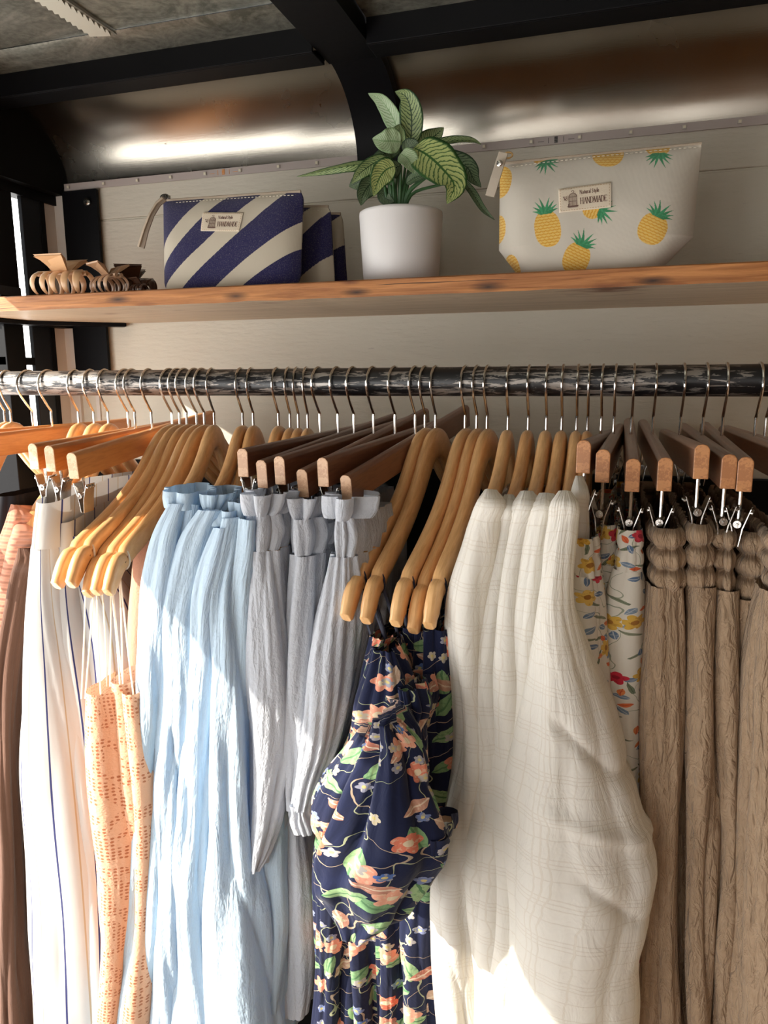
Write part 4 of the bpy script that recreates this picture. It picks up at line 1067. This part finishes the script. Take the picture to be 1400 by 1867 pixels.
def cloth_label(parent, surf, q4):
    """q4: TL TR BR BL px of the sewn tag; label-local coords 0..1.9 x 0..1"""
    TL, TR, BR, BL = q4; Wd = 1.95
    def at(x, y, off=.0014):
        u = x / Wd; v = y
        px = (TL[0] * (1 - u) + TR[0] * u) * v + (BL[0] * (1 - u) + BR[0] * u) * (1 - v); py = (TL[1] * (1 - u) + TR[1] * u) * v + (BL[1] * (1 - u) + BR[1] * u) * (1 - v)
        return surf(px, py, off)
    nx, ny = 16, 9; V = [at(Wd * i / nx, j / ny) for j in range(ny + 1) for i in range(nx + 1)]; k = len(V)
    V += [at(Wd * i / nx, j / ny, .0002) for j in range(ny + 1) for i in range(nx + 1)]
    F = [(j * (nx + 1) + i, j * (nx + 1) + i + 1, (j + 1) * (nx + 1) + i + 1, (j + 1) * (nx + 1) + i) for j in range(ny) for i in range(nx)]
    F += [(i, k + i, k + i + 1, i + 1) for i in range(nx)] + [(ny * (nx + 1) + i + 1, k + ny * (nx + 1) + i + 1, k + ny * (nx + 1) + i, ny * (nx + 1) + i) for i in range(nx)]
    F += [(j * (nx + 1), (j + 1) * (nx + 1), k + (j + 1) * (nx + 1), k + j * (nx + 1)) for j in range(ny)]
    lb = mesh('fabric_label', V, F, simple('cream label cloth', (.74, .64, .50), .8, 0, .3, 900), parent)
    def draw(st, name, mat, off=.0017):
        g = Geo()
        for a, b, w in st:
            d = Vector((b[0] - a[0], b[1] - a[1])); n = Vector((-d.y, d.x)); n = n.normalized() * w / 2 if n.length else Vector((0, w / 2)); d = d.normalized() * w * .3
            q = [(a[0] - d.x - n.x, a[1] - d.y - n.y), (b[0] + d.x - n.x, b[1] + d.y - n.y), (b[0] + d.x + n.x, b[1] + d.y + n.y), (a[0] - d.x + n.x, a[1] - d.y + n.y)]
            g.add([at(x, y, off) for x, y in q], [(0, 1, 2, 3)])
        g.make(name, mat, lb, smooth=False)
    ink = simple('brown print ink', (.16, .09, .07), .8)
    draw(strokes('Natural Style', .80, .66, .16, 1.0, .15, False, .62) + strokes('HANDMADE', .82, .26, .24, 1.0, .13, True, .52), 'lettering', ink)
    ar = lambda cx, cy, r, a0, a1, n, w, sx=1: [((cx + sx * r * math.cos(a), cy + r * math.sin(a)), (cx + sx * r * math.cos(b), cy + r * math.sin(b)), w) for a, b in zip(np.linspace(a0, a1, n + 1)[:-1], np.linspace(a0, a1, n + 1)[1:])]
    cage = ar(.53, .58, .15, 0, PI, 10, .022) + [((.38, .58), (.38, .22), .02), ((.68, .58), (.68, .22), .02), ((.34, .20), (.72, .20), .05), ((.36, .16), (.70, .16), .02), ((.38, .40), (.68, .40), .015), ((.38, .58), (.68, .58), .02)]
    cage += [((x, .22), (x, .58 + math.sqrt(max(0, .15 ** 2 - (x - .53) ** 2))), .014) for x in np.linspace(.41, .65, 8)] + ar(.53, .80, .045, -PI / 2, PI * 1.1, 8, .02) + [((.36, .20), (.36, .30), .02), ((.36, .30), (.42, .30), .02)]
    cage += [((.18, .62), (.24, .50), .03), ((.24, .50), (.32, .58), .03), ((.18, .62), (.28, .60), .02), ((.28, .60), (.33, .64), .02), ((.20, .50), (.30, .46), .025), ((.30, .46), (.34, .54), .02)]
    draw(cage, 'birdcage_print', ink)
    st = []
    for y in (.06, .94): st += [((x, y), (x + .05, y), .022) for x in np.arange(.06, 1.86, .10)]
    for x in (.06, 1.89): st += [((x, y), (x, y + .05), .022) for y in np.arange(.10, .9, .11)]
    draw(st, 'stitching', simple('tan thread', (.50, .34, .20), .8), .0018)
    return lb


def stitches(parent, surf, p0, p1, n, mat, sag=0):
    g = Geo()
    for i in range(n):
        a = i / n; b = (i + .55) / n
        q = [(p0[0] + (p1[0] - p0[0]) * t, p0[1] + (p1[1] - p0[1]) * t + sag * math.sin(PI * t)) for t in (a, b)]
        g.tube([surf(*q[0], .0003), surf(*q[1], .0003)], .00045, 6)
    g.make('seam_stitching', mat, parent)


THR = simple('cream thread', (.70, .64, .54), .8)
CACHE['zip'] = simple('zip tape', (.46, .37, .28), .6, 0, .5, 900)
rnd_lim = lambda v: ((.030 * (1 - v / .12) ** 2 if v < .12 else 0), 1 - (.035 * (1 - v / .14) ** 2 if v < .14 else 0) - (.02 * max(0, (v - .9) / .1) ** 2))
st, sf = pouch('striped_pouch', 'navy and cream striped zip pouch with leather-like pull, in front', 'striped pouches', ((284, 362), (543, 344), (537, 523), (286, 526)), .866, .882, .040, paint_stripes, rnd_lim)
cloth_label(st, sf, ((371, 385), (445, 386), (440, 422), (370, 420)))
stitches(st, sf, (312, 365), (530, 351), 34, THR, -1)
LEA = simple('grey-brown leather', (.26, .20, .15), .55, 0, .2, 400); LEAE = simple('pale leather edge', (.55, .45, .34), .7)


def puller(parent, pts, w, t, mat, Ys, rivet=None):
    P3 = [P(x, y, Y) for (x, y), Y in zip(pts, Ys)]; g = Geo()
    V = []
    for i, p in enumerate(P3):
        d = (P3[min(i + 1, len(P3) - 1)] - P3[max(i - 1, 0)]).normalized(); n = d.cross(Vector((0, 1, 0))).normalized() * w / 2
        V += [p - n - Vector((0, t / 2, 0)), p + n - Vector((0, t / 2, 0)), p + n + Vector((0, t / 2, 0)), p - n + Vector((0, t / 2, 0))]
    N = len(P3); F = [(i * 4 + k, i * 4 + (k + 1) % 4, (i + 1) * 4 + (k + 1) % 4, (i + 1) * 4 + k) for i in range(N - 1) for k in range(4)] + [(3, 2, 1, 0), ((N - 1) * 4, (N - 1) * 4 + 1, (N - 1) * 4 + 2, (N - 1) * 4 + 3)]
    g.add(V, F); o = g.make('zip_pull', mat, parent, smooth=False, bevel=.0005)
    if rivet:
        c = P(*rivet); g = Geo(); g.tube([c, c + Vector((0, -.0012, 0)), c + Vector((0, -.0020, 0))], [.0034, .0034, .002], 18); g.make('rivet', MT['chrome'], o)
    return o


puller(st, [(300, 362), (288, 372), (276, 392), (266, 420), (258, 452)], .0085, .0020, LEA, (.872, .868, .862, .858, .856))
puller(st, [(297, 361), (285, 371), (273, 391), (262, 420), (253, 450)], .0028, .0034, LEAE, (.870, .866, .860, .856, .854)).name = 'zip_pull_edge'
g = Geo(); c = P(300, 359, .878)
g.tube([c + Vector((.006 * math.cos(a), 0, .003 * math.sin(a))) for a in np.linspace(0, 2 * PI, 15)], .0009, 6, cap=False); g.box(c + Vector((-.003, -.003, -.002)), c + Vector((.007, .003, .0015)))
g.make('zip_slider', MT['steel'], st)


def shift_paint(dx, dy): return lambda x, y: paint_stripes((x + dx), (y + dy))


p2, s2 = pouch('striped_pouch', 'navy and cream striped pouch standing behind the front one', 'striped pouches', ((400, 376), (594, 373), (603, 518), (400, 522)), .925, .932, .036, shift_paint(-62, -52), rnd_lim, (160, 120))
stitches(p2, s2, (500, 381), (580, 380), 12, THR, -1)
pouch('striped_pouch', 'navy and cream striped pouch at the back, least visible', 'striped pouches', ((440, 388), (617, 387), (627, 515), (440, 517)), .975, .980, .034, shift_paint(-58, 0), rnd_lim, (160, 120))


def lim_pine(v):
    l = .112 * (1 - v / .24) if v < .24 else .0; r = 1 - (.150 * (1 - v / .26) if v < .26 else 0)
    return l, r


pp, sp = pouch('pineapple_pouch', 'cream zip pouch printed with yellow pineapples, right end of the shelf', None, ((905, 289), (1284, 250), (1262, 484), (903, 500)), .862, .880, .060, paint_pine, lim_pine, (520, 330))
cloth_label(pp, sp, ((1024, 342), (1121, 329), (1121, 377), (1026, 387)))
stitches(pp, sp, (930, 294), (1278, 256), 40, THR, -1)
puller(pp, [(918, 278), (912, 296), (903, 325), (893, 358)], .0105, .0022, simple('beige leather tab', (.52, .45, .36), .6, 0, .3, 300), (.868, .866, .862, .860), (911, 298, .861))
g = Geo(); c = P(926, 283, .880); g.tube([c + Vector((.005 * math.cos(a), 0, .003 * math.sin(a))) for a in np.linspace(0, 2 * PI, 15)], .0010, 6, cap=False)
g.make('zip_slider', simple('brass', (.60, .38, .16), .3, 1), pp)

# plant in a white pot
PC = P(731, 440, .915); r1 = (P(808, 390, .915).x - P(655, 390, .915).x) / 2 * .965
pot = empty('potted_plant', (PC.x, .915, SZ), 'variegated leafy houseplant in a plain white pot on the shelf', 'plant')
zt = P(731, 372, .87).z
g = Geo(); n = 64; prof = []
H = zt - SZ; rb = r1 * .90
prof = [(0, 0), (rb * .93, 0), (rb, .003), (rb + (r1 - rb) * .5, H * .5), (r1 - .0004, H - .004), (r1 - .0008, H - .001), (r1 - .0022, H), (r1 - .0036, H - .001), (r1 - .004, H - .006), (r1 * .93, H * .6)]
V = []; F = []
for r, z in prof: V += [(PC.x + r * math.cos(2 * PI * k / n), .915 + r * math.sin(2 * PI * k / n), SZ + z) for k in range(n)]
for i in range(len(prof) - 1):
    for k in range(n): F.append((i * n + k, i * n + (k + 1) % n, (i + 1) * n + (k + 1) % n, (i + 1) * n + k))
o = mesh('pot', V, F, simple('matte white glazed pot', (.76, .74, .73), .42, 0, .05, 60), pot); autosm(o, 1.2)
V = [(PC.x + q * .25 * r1 * .95 * math.cos(2 * PI * k / 32), .915 + q * .25 * r1 * .95 * math.sin(2 * PI * k / 32), SZ + H * .86 + .002 * noise.noise(Vector((k, q, 0)))) for q in range(1, 5) for k in range(32)]
mesh('soil', V + [(PC.x, .915, SZ + H * .86)], [(q * 32 + k, q * 32 + (k + 1) % 32, (q + 1) * 32 + (k + 1) % 32, (q + 1) * 32 + k) for q in range(3) for k in range(32)] + [(128, k, (k + 1) % 32) for k in range(32)], simple('dark soil', (.03, .02, .014), .95, 0, .8, 200), pot)


def m_leaf(name, light, dark, rim):
    t = NT(name); s = t.n('ShaderNodeSeparateXYZ', {0: t.coord('UV')}); u, v = s.outputs[0], s.outputs[1]   # u across -1..1, v along 0..1
    au = t.M('ABSOLUTE', u)
    ph = t.M('SUBTRACT', t.M('MULTIPLY', v, 15.), t.M('MULTIPLY', t.M('POWER', au, 1.3), 3.2))
    ph = t.M('ADD', ph, t.M('MULTIPLY', t.noise(t.coord('UV', (2, 5, 1)), 2, 2), 1.2))
    st = t.M('ABSOLUTE', t.M('SUBTRACT', t.M('FRACT', ph), .5))
    vein = t.M('GREATER_THAN', st, .355)
    c = t.mix(t.M('MULTIPLY', vein, .9), light, dark)
    c = t.mix(t.ramp(t.M('ADD', au, t.M('MULTIPLY', t.noise(t.coord('UV', (2, 9, 1)), 2, 2), .14)), .88, .97), c, rim)
    c = t.mix(t.M('LESS_THAN', au, .055), c, dark)
    nb = t.bump(st, .4, .001)
    p = t.pbr(c, .38, 0, nb, .5); tl = t.n('ShaderNodeBsdfTranslucent', {0: c, 1: nb}).outputs[0]
    return t.end(t.n('ShaderNodeMixShader', {0: .25, 1: p, 2: tl}).outputs[0])


LF = {'m': m_leaf('striped leaf', (.36, .47, .20), (.020, .065, .018), (.025, .085, .022)), 'd': m_leaf('dark striped leaf', (.16, .23, .12), (.018, .045, .02), (.03, .07, .03)),
      'p': m_leaf('pale leaf', (.46, .58, .36), (.22, .36, .16), (.30, .45, .22)), 'b': m_leaf('bright leaf', (.50, .58, .22), (.045, .14, .03), (.03, .11, .025))}
stemm = simple('green stem', (.035, .10, .03), .5)


def leaf(pts, Ys, width, kind, cup=.25, roll=0., tip=1.0):
    cp = lambda x, y, Y: P(540 + x / 3.684, 150 + y / 3.684, Y)
    n = 22; k = len(pts); ts = np.linspace(0, 1, k); tt = np.linspace(0, 1, n)
    A = np.array([cp(*p, Y) for p, Y in zip(pts, Ys)]); C = np.stack([smooth_interp(tt, ts, A[:, i]) for i in range(3)], -1)
    wm = width / 3.684 * .9 / 1350 / 2; V = []; UV = []; m = 6
    for i in range(n):
        p = Vector(C[i]); d = (Vector(C[min(i + 1, n - 1)]) - Vector(C[max(i - 1, 0)])).normalized()
        vd = (p - Vector((0, 0, EYE))).normalized()
        side = d.cross(vd).normalized(); nr = side.cross(d).normalized()
        side = (side * math.cos(roll) + nr * math.sin(roll)); nr = side.cross(d).normalized()
        t = tt[i]; w = wm * (math.sin(PI * t ** .72) ** .75) * (1 if t < .6 else (1 - ((t - .6) / .4) ** 2.2 * .25)) + .0003
        for j in range(-m, m + 1):
            u = j / m; V.append(p + side * w * u - nr * cup * w * (abs(u) ** 1.5) + nr * .05 * w * math.sin(t * 22 + u * 2) * abs(u)); UV.append((u, t))
    q = 2 * m + 1; F = [(i * q + j, i * q + j + 1, (i + 1) * q + j + 1, (i + 1) * q + j) for i in range(n - 1) for j in range(q - 1)]
    o = mesh('leaf', V, F, LF[kind], pot, uv=UV)
    s = o.modifiers.new('s', 'SOLIDIFY'); s.thickness = .0004
    return o


LV = [([(700, 400), (660, 260), (580, 130), (483, 73)], (.905, .90, .895, .89), 118, 'p', .3, .4),
      ([(760, 440), (775, 320), (770, 190), (735, 95), (664, 62)], (.90, .895, .89, .885, .88), 150, 'm', .25, .1),
      ([(800, 450), (860, 410), (930, 360), (992, 304)], (.93, .93, .93, .93), 135, 'm', .2, 0),
      ([(840, 450), (940, 415), (1080, 393), (1180, 396), (1242, 418)], (.92, .91, .90, .90, .90), 62, 'm', .4, .8),
      ([(790, 440), (880, 490), (970, 570), (1060, 690), (1012, 816)], (.875, .865, .86, .855, .855), 255, 'b', .15, .35),
      ([(930, 480), (1050, 520), (1150, 575), (1190, 650), (1242, 706)], (.93, .925, .92, .915, .91), 125, 'd', .3, .3),
      ([(1110, 650), (1180, 740), (1250, 850), (1332, 925)], (.90, .895, .89, .89), 52, 'd', .3, .5),
      ([(640, 530), (500, 540), (350, 560), (180, 595), (5, 633)], (.90, .89, .88, .88, .88), 78, 'm', .4, .7),
      ([(600, 500), (510, 550), (430, 610), (372, 680)], (.875, .87, .865, .865), 96, 'm', .25, .2),
      ([(705, 400), (650, 395), (580, 395), (512, 378)], (.88, .875, .87, .87), 150, 'p', .2, -.2),
      ([(665, 560), (600, 590), (550, 660), (518, 768)], (.862, .858, .855, .853), 150, 'b', .2, .15),
      ([(700, 480), (745, 510), (775, 560), (796, 616)], (.868, .865, .862, .862), 120, 'p', .3, .3),
      ([(580, 610), (500, 680), (450, 750), (434, 828)], (.89, .885, .88, .88), 125, 'd', .2, .2),
      ([(700, 560), (640, 590), (610, 640), (640, 690)], (.88, .875, .872, .872), 120, 'd', .2, 0),
      ([(700, 440), (630, 460), (560, 500), (488, 535)], (.895, .89, .885, .885), 100, 'd', .2, .3),
      ([(740, 680), (800, 640), (880, 625), (960, 640)], (.895, .89, .885, .885), 80, 'd', .3, .6),
      ([(720, 420), (700, 370), (690, 320), (700, 280)], (.885, .885, .885, .885), 90, 'm', .4, .3),
      ([(760, 560), (800, 590), (830, 600), (860, 600)], (.90, .90, .90, .90), 150, 'd', .2, 0),
      ([(560, 640), (450, 660), (400, 680), (356, 700)], (.90, .90, .90, .90), 110, 'd', .2, 0),
      ([(720, 470), (760, 440), (800, 440), (850, 470)], (.885, .885, .885, .885), 110, 'd', .2, 0),
      ([(600, 700), (590, 760), (620, 790), (660, 800)], (.90, .90, .90, .90), 90, 'd', .2, 0)]
for a in LV: leaf(*a)
for j, (x0, x1, y1, Y) in enumerate(((600, 590, 640, .885), (640, 620, 600, .88), (665, 690, 500, .89), (690, 700, 450, .90), (700, 705, 560, .88), (720, 760, 560, .90), (735, 800, 500, .91), (740, 850, 640, .895), (745, 900, 620, .89), (655, 650, 580, .875), (630, 600, 560, .89), (710, 745, 470, .90), (750, 1110, 655, .90))):
    cp = lambda x, y, Y: P(540 + x / 3.684, 150 + y / 3.684, Y)
    a = cp(x0 * .5 + 345, 800, .91); a.z = SZ + H * .85; b = cp(x1, y1, Y); mid = cp(x0, 740, .90)
    g = Geo(); pts = [a.lerp(mid, t) for t in np.linspace(0, 1, 5)] + [mid.lerp(b, t) for t in np.linspace(.15, 1, 8)]
    for _ in range(3): pts = [pts[0]] + [(pts[i - 1] + pts[i] * 2 + pts[i + 1]) / 4 for i in range(1, len(pts) - 1)] + [pts[-1]]
    g.tube(pts, [.0022 - .0010 * i / len(pts) for i in range(len(pts))], 8); g.make('stem', stemm, pot)

# hair claw clips
CB = simple('caramel plastic', (.66, .40, .21), .35, 0, 0, 100); CD = simple('dark brown plastic', (.10, .045, .025), .3); CM = simple('tan plastic', (.46, .27, .15), .35)


def claw(label, loc, rz, size, mat, rx=0, teeth=5, wings=True):
    t = empty('hair_claw_clip', loc, label, 'hair clip', 'hair claw clips on the shelf'); t.rotation_euler = (rx, 0, rz); t.scale = (size,) * 3
    bpy.context.view_layer.update()
    for s in (-1, 1):
        g = Geo()
        for k in range(teeth):
            x = (k - (teeth - 1) / 2) * .0140; sc_ = 1 - .10 * abs(k - (teeth - 1) / 2)
            pts = [Vector((x + .004 * math.sin(a) * (k - (teeth - 1) / 2) * .5, s * (.003 + .019 * math.sin(a) * sc_), .030 - .0285 * (1 - math.cos(a)) * .52 * 1.0)) for a in np.linspace(.0, 2.55, 14)]
            pts = [Vector((p.x, p.y, max(p.z, .0012))) for p in pts]
            g.tube(pts, [.0056 * (1 - .60 * (i / 13) ** 2) for i in range(14)], 10, flat=.24, side=Vector((1, 0, 0)))
        g.tube([(x, s * .0045, .0285 - .0 * abs(x)) for x in np.linspace(-.033, .033, 12)], .0034, 8, flat=.8)
        g.make('comb', mat, t, M=Matrix())
        if wings:
            g = Geo(); pr = [(-.010, .004, .030), (.010, .004, .030), (.016, .014, .041), (.019, .026, .046), (-.019, .026, .046), (-.016, .014, .041)]
            pts = [(x, s * y, z) for x, y, z in pr]; k = len(pts)
            g.add(pts + [(x, y, z + .0026) for x, y, z in pts], [tuple(range(k)), tuple(range(k, 2 * k))[::-1]] + [(i, (i + 1) % k, k + (i + 1) % k, k + i) for i in range(k)])
            g.make('wing', mat, t, M=Matrix(), smooth=False, bevel=.001)
    g = Geo(); g.tube([(.011 * a, .0025 * math.cos(a * 30), .030 + .0025 * math.sin(a * 30)) for a in np.linspace(-1, 1, 90)], .0005, 5); g.make('spring', MT['steel'], t, M=Matrix())
    return t


claw('large caramel claw clip with raised wing, at the left end of the shelf', (-.728, .872, SZ), .06, 1.06, CB)
claw('tan claw clip lying against the caramel one', (-.664, .885, SZ), -.45, .86, CM, teeth=4)
claw('dark brown claw clip behind the tan one, wing toward the wall', (-.672, .945, SZ), .5, .95, CD)
claw('small dark brown claw clip lowest at the right of the clips', (-.622, .895, SZ), -.3, .46, CD, teeth=4)
